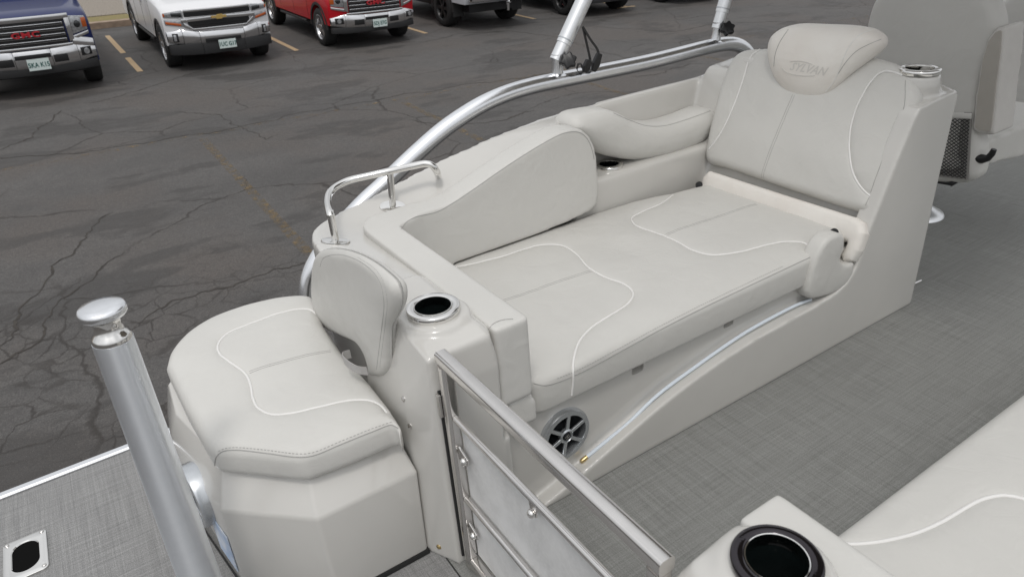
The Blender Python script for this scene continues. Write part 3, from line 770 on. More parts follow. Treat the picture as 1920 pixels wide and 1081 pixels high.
ll = [V((x, y, .001)) for x, y in low]
add_prism(bm, [p + V((-.002 if p.x < .2 else .002, -.002 if p.y < 1.5 else .002, 0)) for p in ll], (0, 0, .013))
bm_link('base_strip', bm, M['rubber'], stern)
bpy.context.view_layer.update(); SB = bvh_of(sbox)
for px, py in ((801, 1030),):
    h, n_ = surf_px(px, py, SB)
    if h: lathe('screw', [(.0065, -.001), (.0065, .002), (.004, .004), (0, .0045)], M['stain'], stern, frame(h, n_), n=14)
fs = flatmap((0, 0, .325), (1, 0, 0), (0, 1, 0))
sc_px = [(311, 690), (320, 662), (350, 628), (398, 598), (470, 572), (545, 558), (585, 558), (597, 572), (606, 610), (640, 660), (690, 715), (730, 765), (752, 800), (749, 818)]
so_ = [(PZ(a, b, .393).x, PZ(a, b, .393).y) for a, b in sc_px]
so_ += [(p.x, p.y) for p in (PZ(748, 822, .350), PZ(660, 860, .35), PZ(572, 893, .35), PZ(490, 884, .35), PZ(412, 877, .35), PZ(398, 862, .36), PZ(350, 775, .375))]
sop = [V((a, b, 0)) for a, b in so_]
rr_ = [.04] * 14 + [.02, 0, .05, 0, .02, .03, .05]
far_ = cat_rom([V((p.x, p.y, 0)) for p in sop[:8]], .01)
rest_ = sop[8:]
loop_ = far_ + rest_
rr_ = [0] * len(far_) + [.03, .04, .04, .03, .03, .02, .02, 0, .05, 0, .02, .03, .05][:len(rest_)]
outl = [(p.x, p.y) for p in dense(round_poly(loop_, rr_), .01)]
p1 = uv_px(fs, [(592, 582), (580, 576), (560, 577), (520, 588), (470, 607), (425, 627), (409, 645), (412, 663), (432, 680), (460, 700), (470, 722), (474, 745), (485, 765), (510, 776), (545, 774), (600, 762), (655, 749), (690, 746), (712, 752), (724, 765)], .085)
p1d = [(p.x, p.y) for p in cat_rom([V((a, b, 0)) for a, b in p1])]
pc = uv_px(fs, [(468, 699), (540, 681), (620, 658)], .085)
sq = Pad(outl, .082, .026, .010, fs, [p1d], L=.05)
sq.build('seat_cushion', M['vinyl'], stern); sq.piping(p1, .0031, M['piping']); stitch_pair(sq, pc[0], pc[2])
fr = uv_px(fs, [(405, 872), (407, 855), (420, 845), (445, 843), (500, 849), (555, 856), (585, 854), (640, 832), (700, 808), (735, 796), (748, 802)], .070)
SF1 = [(403, 872), (405, 857), (416, 846), (440, 843), (500, 849), (555, 856), (585, 854), (640, 832), (700, 808), (735, 796), (747, 803)]
fr = uv_px(fs, [(425, 838), (500, 843), (558, 850), (585, 848), (640, 825), (700, 801), (735, 789)], .075)
bpy.context.view_layer.update(); QB = bvh_of(sq.o)
seam_px(QB, SF1, .0011, M['stitch'], 'seam', sq.o)
def dash_px(bvh, pts, parent):
    P = []
    for v in cat_rom([V((a, b, 0)) for a, b in pts], 6):
        h, n = surf_px(v.x, v.y, bvh)
        if h: P.append(h + n * .0004)
    if len(P) > 2: dashes('stitching', P, M['stitch'], parent)
dash_px(QB, [(410, 845), (422, 840), (440, 838), (500, 843), (558, 850), (585, 848), (640, 826), (700, 802), (735, 790)], sq.o)
QS = bvh_of(seat.o)
seam_px(QS, SEATSEAM, .0012, M['stitch'], 'seam', seat.o)
dash_px(QS, [(a, b - 7) for a, b in SEATSEAM[2:-1]], seat.o)
# backrest pad of the stern seat: bent round the corner of the moulding
fk = flatmap((.450, 0, 0), (0, -1, 0), (0, 0, 1))
ko = uv_px(fk, [(593, 505), (599, 477), (609, 468), (632, 465), (665, 471), (700, 487), (729, 508), (750, 530), (756, 551), (755, 572), (746, 593), (737, 612), (736, 646), (735, 688), (728, 702), (715, 704), (704, 699), (699, 681), (693, 661), (683, 646), (648, 628), (620, 614), (606, 597), (595, 560)], .016)
ks = uv_px(fk, [(600, 500), (606, 484), (632, 477), (665, 485), (697, 507), (713, 531), (720, 569), (716, 611), (709, 667), (707, 693)], .030)
kp = Pad(smooth_loop(ko, .009), .034, .018, .008, fk, [], L=.04)
kp.build('backrest', M['vinyl'], stern)
bpy.context.view_layer.update(); KB = bvh_of(kp.o)
kline = [(600, 500), (606, 484), (632, 477), (665, 485), (697, 507), (713, 531), (720, 569), (716, 611), (709, 667), (706, 692)]
seam_px(KB, kline, .0010, M['stitch'], 'seam', kp.o); dash_px(KB, [(a + 6, b - 3) for a, b in kline[3:]], kp.o)
# pull strap
bm = bmesh.new(); h, n_ = surf_px(660, 680)
a = PX(676, 682, .395) + V((0, 0, .012))
lp_ = cat_rom([a + V((-.01, .03, .005)), a + V((-.03, .02, .012)), a + V((-.035, -.005, .012)), a + V((-.02, -.035, .0)), a + V((.0, -.04, -.01))], .006)
for i in range(len(lp_) - 1):
    p, q = lp_[i], lp_[i + 1]; wv = V((0, 0, .011))
    bm.faces.new([bm.verts.new(x) for x in (p - wv, q - wv, q + wv, p + wv)])
bmesh.ops.remove_doubles(bm, verts=bm.verts[:], dist=1e-5)
r = bmesh.ops.solidify(bm, geom=bm.faces[:], thickness=.0015)
bm_link('pull_strap', bm, mat('webbing', (.42, .41, .40), rough=.8, bump=.5, bscale=900), stern)
# speaker and sticker on the outer side of the stern box
A_, B2_, C2_ = V((.012, 1.31, .012)), V((-.032, 1.60, .012)), V((.020, 1.30, .256))
nsp = (B2_ - A_).cross(C2_ - A_).normalized(); nsp = nsp if nsp.x < 0 else -nsp
def on_side(a, b): return A_ + (B2_ - A_) * a + (C2_ - A_) * b
speaker(on_side(.50, .80) + nsp * .010, nsp, .078, stern, 5, .2)
xs = 0
M['sticker'] = mat('sticker', (.75, .76, .78), rough=.6, col2=(.30, .42, .62), nscale=22)
bm = bmesh.new(); add_box(bm, (0, 0, 0), (.10, .11, .002), frame(on_side(.20, .42) + nsp * .002, nsp)); bm_link('sticker', bm, M['sticker'], stern, bevel=.0008)
# ================================================================= gate
gate = thing('boarding_gate', 'polished stainless boarding gate with a scuffed grey infill panel', 'gate', (.47, .76, 0))
gx = .47; yA, yB, zT, zB_ = 1.052, .461, .583, .03
def sq_tube(bm, a, b, w_, h_, rad=.006):
    a, b = V(a), V(b); z = (b - a).normalized(); x = V((1, 0, 0)); y = z.cross(x)
    prof = round_poly([x * w_ / 2 + y * h_ / 2, -x * w_ / 2 + y * h_ / 2, -x * w_ / 2 - y * h_ / 2, x * w_ / 2 - y * h_ / 2], rad, 4)
    add_prism(bm, [a + p for p in prof], b - a)
for nm, a, b in (('top_rail', (gx, yA + .014, zT), (gx, yB - .014, zT)), ('bottom_rail', (gx, yA - .0145, zB_), (gx, yB + .0145, zB_)),
                 ('hinge_post', (gx, yA, .008), (gx, yA, zT - .0145)), ('latch_post', (gx, yB, .008), (gx, yB, zT - .0145))):
    bm = bmesh.new(); sq_tube(bm, a, b, .028, .028, .009); bm_link(nm, bm, M['stain'], gate, auto=40)
for z in (.447, .228):
    tube('cross_bar', [(gx, yA - .0145, z), (gx, yB + .0145, z)], .0075, M['stain'], gate, n=14)
bm = bmesh.new(); add_box(bm, (gx + .0115, (yA + yB) / 2, .237), (.003, yA - yB - .032, .375)); bm_link('infill_panel', bm, M['panel'], gate)
for y, z in ((1.015, .352), (1.018, .135), (.765, .415), (.50, .30), (.50, .12)):
    c = V((gx - .002, y, z))
    bm = bmesh.new()
    yy = .025 if y > .9 else (0 if y > .6 else -.025)
    if yy: add_hull(bm, [(gx - .002, y + yy, z + .022), (gx + .003, y + yy, z + .022), (gx - .002, y + yy, z - .018), (gx + .003, y + yy, z - .018), (gx - .002, y - yy * .4, z + .008), (gx - .002, y - yy * .4, z - .008), (gx + .003, y - yy * .4, z + .008), (gx + .003, y - yy * .4, z - .008)])
    else: add_hull(bm, [(gx - .002 + i, y + j * .014, z + .028) for i in (0, .005) for j in (-1, 1)] + [(gx - .002 + i, y + j * .008, z - .008) for i in (0, .005) for j in (-1, 1)])
    t = bm_link('clip', bm, M['stain'], gate, bevel=.0015)
    lathe('bolt', [(.0085, 0), (.0085, .004), (.006, .008), (0, .010)], M['chrome'], t, frame((gx - .003, y, z), (-1, 0, 0)), n=16)
tube('hinge_strip', [(.4585, 1.072, .03), (.4585, 1.072, .50)], .004, M['rubber'], gate, n=8)
bm = bmesh.new(); add_box(bm, (.453, 1.067, .47), (.006, .012, .055)); bm_link('hinge', bm, M['stain'], gate, bevel=.001)
# ================================================================= side rail and canopy legs
YR = 2.075; CX0 = 1.7
rp_ = [PY(a, b, YR) for a, b in ((592, 640), (576, 575), (580, 520), (612, 460), (679, 383), (716, 349), (779, 289), (828, 246), (872, 215), (910, 193), (952, 175), (1000, 161), (1042, 152), (1210, 118), (1335, 87), (1360, 83), (1380, 84), (1395, 92), (1408, 110), (1416, 135), (1420, 165))]
rail = tube('side_rail', cat_rom(rp_, .02), .0285, M['alu'], None, n=28)
tag(rail, 'thick bright aluminium rail that rises and bends along the port side of the boat', 'rail')
def star_knob(c, r, parent):
    T = frame(c, (-.45, -.75, .48)); bm = bmesh.new(); pts = []
    for k in range(72):
        a = 2 * math.pi * k / 72; q = r * (1 + .13 * math.cos(6 * a)); pts.append(T @ V((q * math.cos(a), q * math.sin(a), -.012)))
    add_prism(bm, pts, T.to_3x3() @ V((0, 0, .024)))
    return bm_link('knob', bm, M['black'], parent, bevel=.004, auto=60)
M['silver_tube'] = mat('satin_white_aluminium', (.80, .81, .82), rough=.32, metal=.85, noise_amt=.05, nscale=20)
def canopy_leg(foot, hinge, top, kn, r, label):
    f, h, t = PY(*foot, YR), PY(*hinge, YR), PY(*top, YR)
    e = thing('canopy_pole', label, 'canopy pole', f, 'canopy poles standing on the side rail')
    d = (t - h).normalized()
    tube('upper_tube', [h + d * .05, h + d * .07, h + d * ((1.98 - h.z) / d.z)], r, M['silver_tube'], e, n=24)
    lathe('collar', [(r * .9, 0), (r * 1.07, .001), (r * 1.08, .005), (r * .9, .006)], M['speaker_grey'], e, frame(h + d * .062, d), n=28)
    tube('lower_tube', [h - d * .012, h + d * .065], r * .88, M['silver_tube'], e, n=24)
    bm = bmesh.new()
    g = (h - f)
    add_tube(bm, [f + g * -.05, f + g * .5, h + V((0, 0, .012))], [r * .86, r * .72, r * .80], 20)
    add_tube(bm, [f + g * .04, f + g * .14], [r * 1.2, r * .85], 20)
    bm_link('foot', bm, M['alu'], e, auto=50)
    k = PY(*kn, YR - .045)
    tube('bolt', [k + V((0, .045, 0)), k], .006, M['black'], e, n=10)
    star_knob(k, .026, e)
    return e
canopy_leg((1045, 142), (1045, 108), (1095, 0), (1066, 114), .0275, 'silver canopy pole leaning right, with a star knob and black straps hanging beside it')
canopy_leg((1341, 80), (1346, 48), (1366, -20), (1364, 54), .0255, 'nearly upright silver canopy pole with a star knob near the bend of the rail')
# the canopy those poles carry, added out of view, sized to shade the bow
canopy = thing('canopy', 'unseen beige sunshade over the bow half of the boat, added for its shade', 'canopy', (3.4, .8, 2.0))
bm = bmesh.new(); R = []
for i in range(15):
    x = CX0 + 3.0 * i / 14; R.append([bm.verts.new((x, 0.10 + 2.10 * j / 8, 2.0 + .14 * math.sin(math.pi * j / 8) + .05 * math.sin(math.pi * i / 14) - .01 * (i % 5 == 2))) for j in range(9)])
for a, b in zip(R, R[1:]):
    for j in range(8): bm.faces.new((a[j], a[j + 1], b[j + 1], b[j]))
bmesh.ops.solidify(bm, geom=bm.faces[:], thickness=.004)
bm_link('fabric', bm, mat('canopy_fabric', (.33, .31, .28), rough=.9), canopy, auto=60)
for i, x in enumerate((CX0 + .02, CX0 + 1.5, CX0 + 2.98)):
    tube('bow', cat_rom([(x, 2.19, 1.985), (x, 1.9, 2.04), (x, 1.15, 2.125), (x, .40, 2.04), (x, .11, 1.985)], .1), .012, M['alu'], canopy, n=12)
strap = thing('strap', 'black webbing straps and plastic buckles dangling beside the leaning canopy pole', 'strap', PY(1100, 130, YR - .04))
def ribbon(bm, pts, w_, side, t=.0015):
    P = cat_rom([V(p) for p in pts], .01); side = V(side).normalized() * w_ / 2
    for i in range(len(P) - 1):
        bm.faces.new([bm.verts.new(x) for x in (P[i] - side, P[i + 1] - side, P[i + 1] + side, P[i] + side)])
    bmesh.ops.remove_doubles(bm, verts=bm.verts[:], dist=1e-6)
    bmesh.ops.solidify(bm, geom=bm.faces[:], thickness=t)
for pp in ([(1093, 50), (1100, 80), (1107, 112), (1108, 118)], [(1094, 52), (1108, 75), (1120, 92), (1123, 100)]):
    bm = bmesh.new(); ribbon(bm, [PY(a, b, YR - .04) for a, b in pp], .012, (.9, .3, .1)); bm_link('webbing', bm, M['rubber'], strap)
for (a, b), (c, d) in (((1104, 112), (1096, 136)), ((1124, 100), (1112, 134))):
    bm = bmesh.new(); A, B = PY(a, b, YR - .04), PY(c, d, YR - .04); D = (B - A); 
    S = D.cross(V((0, 1, 0))).normalized()
    add_hull(bm, [A + S * i * .010 + V((0, j, 0)) for i in (-1, 1) for j in (-.008, .008)] + [A + D * .6 + S * i * .016 + V((0, j, 0)) for i in (-1, 1) for j in (-.008, .008)] + [B + S * i * .009 + V((0, j, 0)) for i in (-1, 1) for j in (-.006, .006)])
    bm_link('buckle', bm, M['black'], strap, bevel=.003)
bm = bmesh.new(); ribbon(bm, [PY(a, b, YR - .045) for a, b in ((1097, 134), (1085, 137), (1081, 130), (1084, 120), (1090, 119), (1091, 128))], .010, (.2, .9, .3)); bm_link('webbing', bm, M['rubber'], strap)
# ================================================================= starboard lounge (lower right corner)
star = thing('starboard_lounge', 'light grey lounge seat with curved white piping cut off by the lower right corner', 'lounge seat', (1.2, .1, 0))
bm = bmesh.new()
add_hull(bm, [(.41, .455, 0), (.60, .455, 0), (.60, -.5, 0), (.41, -.5, 0), (.435, .462, .50), (.60, .462, .50), (.42, .40, .50), (.42, -.5, .50),
              (.50, .435, .585), (.595, .440, .590), (.607, .40, .598), (.607, -.5, .598), (.46, .36, .594), (.455, -.5, .598)])
add_box(bm, (1.5, .16, .165), (1.9, .50, .33)); 
scup = PZ(1456, 1052, .612)
add_lathe(bm, [(0, .50), (.080, .50), (.076, .597), (.064, .604), (0, .604)], Matrix.Translation((scup.x, scup.y, 0)), 32)
b = bmesh.new(); add_lathe(b, [(0, .50), (.045, .50), (.045, .75), (0, .75)], Matrix.Translation((scup.x, scup.y, 0)), 32)
soft_link('moulded_base', bm, .009, 4, M['gel'], star, [b])
M['chrome_dark_reflection'] = mat('chrome_dark_reflection', (.035, .03, .035), rough=.06, metal=.9, coat=.5)  # plain chrome; the dark surroundings it mirrors are put into its colour
cup_holder((scup.x, scup.y, .610), .0555, star, ring=M['chrome_dark_reflection'])
fm2 = flatmap((0, 0, .287), (1, 0, 0), (0, 1, 0))
sp = uv_px(fm2, [(1580, 1013), (1620, 1015), (1655, 1013), (1705, 1003), (1760, 980), (1815, 948), (1850, 933), (1885, 929), (1920, 936), (1960, 955), (2000, 990)], .097)
spd = [(p.x, p.y) for p in cat_rom([V((a, b, 0)) for a, b in sp])]
sseat = Pad(rp([(.68, .450), (2.45, .452), (2.45, -.08), (.68, -.08)], [.03, .05, .04, .03]), .094, .026, .010, fm2, [spd], L=.06, grid=.022)
sseat.build('seat_cushion', M['vinyl_seat'], star); sseat.piping(sp, .0038, M['piping'])
bm = bmesh.new()
add_hull(bm, [(x, y, z) for x in (.607, .695) for y in (.452, -.5) for z in (.33, .578)])
sb_ = soft_link('bolster', bm, .006, 14, M['vinyl'], star)
# ================================================================= captain's chair and the seat beyond it
chair = thing('helm_chair', 'high backed grey helm chair seen from behind with a black mesh pocket', 'boat chair', (3.13, 1.55, 0))
XB = 2.86
fc = flatmap((XB + .10, 0, 0), (0, -1, 0), (.0, 0, 1))
co = uv_px(fc, [(1619, 75), (1624, 35), (1640, -5), (1680, -40), (1740, -52), (1810, -45), (1850, -15), (1868, 25), (1871, 60), (1862, 105), (1840, 160), (1832, 225), (1828, 335), (1760, 345), (1690, 320), (1672, 240), (1650, 180), (1626, 130)], .10)
Pad(smooth_loop(co, .015), .10, .035, .012, fc, [], L=.08, grid=.022).build('backrest', M['vinyl'], chair)
bm = bmesh.new()
ao = [(1852, 72), (1868, 52), (1884, 50), (1882, 95), (1874, 160), (1864, 254), (1835, 252), (1822, 243), (1828, 180), (1840, 110)]
add_prism(bm, [PX(a, b, XB - .01) for a, b in ao], (.14, 0, 0))
ca_ = soft_link('armrest', bm, .007, 5, mat('vinyl_warm', (.60, .58, .55), rough=.45, noise_amt=.05, bump=.25, bscale=900), chair)
bm = bmesh.new(); add_prism(bm, round_poly([PX(a, b, XB - .016) for a, b in ((1853, 78), (1867, 60), (1877, 57), (1875, 95), (1867, 155), (1857, 247), (1836, 244), (1828, 238), (1833, 180), (1843, 112))], .01, 3), (.02, 0, 0)); bm_link('gusset', bm, M['vinyl_taupe'], ca_, auto=40)  # taupe face; the shading contrast with the side is also put into its colour
bm = bmesh.new(); q = [PX(a, b, XB - .01) for a, b in ao[:3] + ao[3:]]
bm.free()
bm = bmesh.new(); add_hull(bm, [(2.90, 1.29, .29), (3.45, 1.22, .27), (2.90, 1.29, .385), (3.45, 1.22, .44), (2.90, 1.82, .29), (3.45, 1.88, .27), (2.90, 1.82, .385), (3.45, 1.88, .44), (3.5, 1.5, .42), (3.5, 1.5, .29)])
soft_link('seat', bm, .010, 4, M['vinyl'], chair)
# pocket: hem, dark lining and a mesh of thin cords
g1 = [PX(a, b, XB - .006) for a, b in ((1700, 205), (1822, 211), (1816, 338), (1765, 332), (1700, 318))]
bm = bmesh.new(); add_prism(bm, g1, (.004, 0, 0)); bm_link('pocket', bm, mat('pocket_lining', (.30, .29, .275), rough=.7), chair)
bm = bmesh.new()
A, B_, C_, D_ = PX(1722, 220, XB - .010), PX(1818, 224, XB - .010), PX(1811, 335, XB - .010), PX(1722, 322, XB - .010)
nu, nv = 22, 34
def gp(i, j): 
    u, v = i / nu, j / nv; return (A * (1 - u) + B_ * u) * (1 - v) + (D_ * (1 - u) + C_ * u) * v
for j in range(nv):
    for i in range(nu):
        if (i + j) % 2 == 0: add_tube(bm, [gp(i, j), gp(i + 1, j + 1)], .0016, 4, cap=False)
        else: add_tube(bm, [gp(i + 1, j), gp(i, j + 1)], .0016, 4, cap=False)
bm_link('mesh_net', bm, M['rubber'], chair)
bm = bmesh.new(); add_tube(bm, [PX(1722, 213, XB - .012), PX(1822, 218, XB - .012)], .011, 8, flat=.3); bm_link('pocket_hem', bm, M['vinyl'], chair)
for pp, rr in (([(1830, 296), (1842, 298), (1853, 296), (1860, 288), (1864, 280)], [.016, .018, .013, .012, .010]), ([(1755, 341), (1775, 343), (1787, 342), (1790, 346)], [.005, .008, .015, .017])):
    P = [PX(a, b, XB + .02) for a, b in pp]; tube('lever', P, rr, M['black'], chair, n=12)
lathe('pedestal', [(.11, 0), (.105, .010), (.08, .022), (.05, .045), (.04, .06), (.04, .28), (.09, .29), (0, .29)], M['silver_tube'], chair, Matrix.Translation((3.05, 1.515, 0)), n=40)
fseat = thing('port_seat', 'tall grey seat back partly hidden behind the helm chair at the right edge', 'boat seat', (5.2, 1.9, 0))
XC = 4.9
fo2 = flatmap((XC + .14, 0, 0), (0, -1, 0), (0, 0, 1))
oo = uv_px(fo2, [(1858, 30), (1872, 5), (1900, -12), (1960, -15), (2040, 10), (2050, 215), (1980, 222), (1870, 215), (1850, 100)], .14)
Pad(smooth_loop(oo, .02), .14, .04, .01, fo2, [], L=.08, grid=.03).build('backrest', M['vinyl'], fseat)
P = [PX(a, b, XC - .004) for a, b in ((1864, 27), (1885, 28), (1920, 29), (1960, 31))]; tube('seam', P, .002, M['stitch'], fseat, n=6)
zt = PX(1980, 222, XC).z
bm = bmesh.new(); add_box(bm, (XC + .45, PX(1980, 100, XC).y, (zt + .1) / 2), (.7, .5, zt + .1)); soft_link('seat', bm, .02, 4, M['vinyl'], fseat)
# ================================================================= PARKING LOT (its own slightly tilted plane)
GN = V((.03177486, -.04217235, 1)).normalized()
GX = (V((1, 0, 0)) - GN * GN.x).normalized(); GY = GN.cross(GX)
GO = V((0, 0, -1.75413685))
GM = Matrix.Translation(GO) @ Matrix((GX, GY, GN)).transposed().to_4x4()
GI = GM.inverted()
def PG(px, py, h=0): return GI @ PP(px, py, GO + GN * h, GN)      # pixel -> lot coordinates
def lot(name, bm, m, kind='structure', **k):
    me = bpy.data.meshes.new(name); bmesh.ops.recalc_face_normals(bm, faces=bm.faces[:]); bm.to_mesh(me); bm.free()
    o = link(name, me, m, None, world=False, kind=kind); o.matrix_world = GM
    return o
def asphalt():
    g = NT('asphalt'); tc = g.tc
    warp = g.n('TexNoise', {'Vector': tc, 'Scale': 1.1, 'Detail': 4}).outputs[1]
    vec = g.n('VectorMath', {0: tc, 1: g.n('VectorMath', {0: warp, 1: (.55, .55, 0)}, operation='MULTIPLY').outputs[0]}, operation='ADD').outputs[0]
    w2 = g.n('TexNoise', {'Vector': tc, 'Scale': 8.0, 'Detail': 4}).outputs[1]
    vec = g.n('VectorMath', {0: vec, 1: g.n('VectorMath', {0: w2, 1: (.11, .11, 0)}, operation='MULTIPLY').outputs[0]}, operation='ADD').outputs[0]
    st = g.mapping((.32, .9, 1), (0, 0, .12))
    n1 = g.noise(.55, 5, st, .6); n2 = g.noise(3.2, 6, None, .65); n3 = g.noise(70, 3, None, .7); n4 = g.noise(230, 1)
    c = g.mix(g.rng(n1, .33, .67), (.102, .097, .093), (.156, .147, .140))
    nm = g.noise(20, 8, None, .78)
    c = g.mix(g.rng(n2, .35, .7, 0, .45), c, (.075, .072, .072))
    # brownish worn areas
    n5 = g.noise(.42, 3, None, .55)
    c = g.mix(g.rng(n5, .46, .60, 0, .7), c, (.130, .112, .100))
    # dark damp patches
    n6 = g.noise(.8, 5, g.mapping((.6, 1.25, 1), (0, 0, .3), (3.1, 1.7, 0)), .62)
    c = g.mix(g.rng(n6, .535, .585, 0, .62), c, (.044, .040, .037))
    # aggregate
    c = g.mix(g.rng(nm, .36, .64, 0, .55), c, (.050, .048, .047))
    c = g.mix(g.rng(nm, .56, .72, 0, .4), c, (.19, .185, .18)) if 0 else c
    c = g.mix(g.rng(n3, .40, .70, 0, .75), c, (.038, .036, .035))
    c = g.mix(g.rng(n4, .66, .78, 0, .8), c, (.30, .29, .28))
    # alligator cracks close to the boat
    e1 = g.n('TexVoronoi', {'Vector': vec, 'Scale': 3.7}, feature='DISTANCE_TO_EDGE').outputs[0]
    e2 = g.n('TexVoronoi', {'Vector': vec, 'Scale': .42}, feature='DISTANCE_TO_EDGE').outputs[0]
    dist = g.n('VectorMath', {0: g.mapping((.55, 1, 1), (0, 0, 0), (.1, -5.0, 0)), 1: (0, 0, 0)}, operation='DISTANCE').outputs[1]
    mask = g.rng(g.math('ADD', dist, g.math('MULTIPLY', n2, 2.2)), 2.5, 3.4, 1, 0)
    wob = g.rng(g.noise(7, 3), .3, .7, .4, 1.6)
    k1 = g.math('MULTIPLY', g.rng(g.math('DIVIDE', e1, wob), .008, .045, 1, 0), g.math('MULTIPLY', mask, g.rng(g.noise(1.6, 3), .36, .56)))
    mask2 = g.rng(g.noise(.5, 2, g.mapping((1, 1, 1), (0, 0, 0), (7, 3, 0))), .42, .58, 0, 1)
    k2 = g.math('MULTIPLY', g.rng(g.math('DIVIDE', e2, wob), .002, .008, 1, 0), mask2)
    k = g.math('MAXIMUM', k1, k2)
    c = g.mix(g.math('MULTIPLY', k, .66), c, (.026, .022, .019))
    g.out('Base Color', c); g.out('Roughness', g.rng(n6, .55, .68, .82, .60)); g.b.inputs['Specular IOR Level'].default_value = .35
    h = g.math('SUBTRACT', g.math('MULTIPLY', n3, .3), k)
    g.bump(h, .5, .006)
    return g.m
M['asphalt'] = asphalt()
bm = bmesh.new()
S = 500
bm.faces.new([bm.verts.new(p) for p in ((-S, -S, 0), (S, -S, 0), (S, S, 0), (-S, S, 0))])
lot('parking_lot', bm, M['asphalt'])
# paint: crisp stall lines and worn ones
def paint(name, col, lo, hi):
    g = NT(name); n = g.noise(9, 6, None, .7); n2 = g.noise(60, 3)
    g.b.inputs['Base Color'].default_value = (*col, 1); g.b.inputs['Roughness'].default_value = .75
    c = g.mix(g.rng(n2, .3, .7), col, tuple(x * .72 for x in col)); g.out('Base Color', c)
    a = g.rng(g.math('ADD', g.math('MULTIPLY', n, .7), g.math('MULTIPLY', n2, .3)), lo, hi); g.out('Alpha', a)
    return g.m
M['paint'] = paint('cream_paint', (.50, .36, .21), .30, .36)
M['worn'] = paint('worn_yellow_paint', (.24, .165, .075), .46, .69)
M['worn2'] = paint('worn_yellow_paint_thin', (.26, .18, .085), .54, .64)
def ribbon2(bm, pts, w_, z, jit=0):
    R = []
    for i, p in enumerate(pts):
        a = pts[max(i - 1, 0)]; b = pts[min(i + 1, len(pts) - 1)]; t = (V(b) - V(a)).normalized(); nn = V((-t.y, t.x, 0))
        ww = w_ * (1 + jit * (random.random() - .5)) / 2
        R.append((bm.verts.new((p[0] + nn.x * ww, p[1] + nn.y * ww, z)), bm.verts.new((p[0] - nn.x * ww, p[1] - nn.y * ww, z))))
    for a, b in zip(R, R[1:]): bm.faces.new((a[0], a[1], b[1], b[0]))
for k in range(-1, 7):
    x = 1.60 + 3.19 * k
    bm = bmesh.new()
    if k == 0: ribbon2(bm, [(x, 16.25), (x, 17.9)], .11, .004); ribbon2(bm, [(x, 18.5), (x, 21.2)], .11, .004)
    else: ribbon2(bm, [(x, 16.25), (x, 21.2)], .11, .004)
    if k == 4: ribbon2(bm, [(x - .42, 16.2), (x + .25, 16.2)], .11, .0045)
    lot('stall_line', bm, M['paint'])
    bm = bmesh.new(); ribbon2(bm, [(x, 6.1), (x, 10.9)], .11, .004); lot('worn_stall_line', bm, M['worn'])
bm = bmesh.new(); ribbon2(bm, [(-8, 11.15), (0, 11.13), (7, 11.1), (26, 11.1)], .12, .0035); lot('worn_centre_line', bm, M['worn2'])
# long cracks traced over the lot
def crack(pts, w_, name='crack'):
    bm = bmesh.new()
    P = [PG(a, b) for a, b in pts]; Q = []
    for a, b in zip(P, P[1:]):
        n = max(2, int((b - a).length / .03))
        for i in range(n):
            p = a + (b - a) * (i / n); t = (b - a).normalized(); nn = V((-t.y, t.x, 0))
            o = noise.noise(V((p.x * 1.7, p.y * 1.7, 3))) * .12 + noise.noise(V((p.x * 6, p.y * 6, 7))) * .06 + noise.noise(V((p.x * 17, p.y * 17, 5))) * .035
            Q.append(p + nn * o)
    for i in range(len(Q) - 1):
        pass
    R = []
    for i, p in enumerate(Q):
        a = Q[max(i - 1, 0)]; b = Q[min(i + 1, len(Q) - 1)]; t = (b - a).normalized(); nn = V((-t.y, t.x, 0))
        e = min(i, len(Q) - 1 - i) / 6
        ww = w_ * (.35 + 1.1 * abs(noise.noise(V((p.x * 5, p.y * 5, 9))) + .3)) * min(1, e + .1) / 2
        R.append((bm.verts.new((p.x + nn.x * ww, p.y + nn.y * ww, .0028)), bm.verts.new((p.x - nn.x * ww, p.y - nn.y * ww, .0028))))
    for a, b in zip(R, R[1:]): bm.faces.new((a[0], a[1], b[1], b[0]))
    return lot(name, bm, M['crack'])
M['crack'] = mat('crack_dirt', (.032, .028, .025), rough=.95, col2=(.060, .053, .046), nscale=12)
for pts, w_ in (([(-120, 330), (0, 282), (60, 258), (95, 225), (125, 205)], .035), ([(160, 195), (240, 175), (300, 158), (345, 143), (390, 125), (420, 112)], .03),
    ([(-60, 300), (40, 292), (150, 288), (260, 268), (350, 256), (430, 243), (520, 222), (600, 205), (700, 188), (820, 168), (930, 152), (1040, 138), (1180, 120)], .035),
    ([(0, 650), (60, 560), (110, 490), (160, 445), (178, 425), (210, 395)], .03), ([(-40, 700), (60, 640), (130, 560), (190, 505), (245, 465)], .024),
    ([(260, 610), (330, 570), (400, 545), (470, 520), (530, 505), (600, 490)], .03), ([(640, 95), (720, 82), (800, 78), (880, 62), (960, 58), (1060, 72), (1100, 90), (1180, 110), (1240, 118)], .03),
    ([(330, 210), (420, 215), (440, 235), (500, 262), (520, 250)], .025), ([(880, 62), (960, 48), (1060, 38), (1180, 30)], .025), ([(1110, 50), (1260, 60), (1340, 45), (1460, 40), (1600, 48)], .03),
    ([(770, 225), (830, 235), (880, 232), (960, 222), (1000, 205)], .035), ([(1180, 145), (1230, 140), (1290, 120), (1330, 118)], .03)):
    crack(pts, w_ * .8)
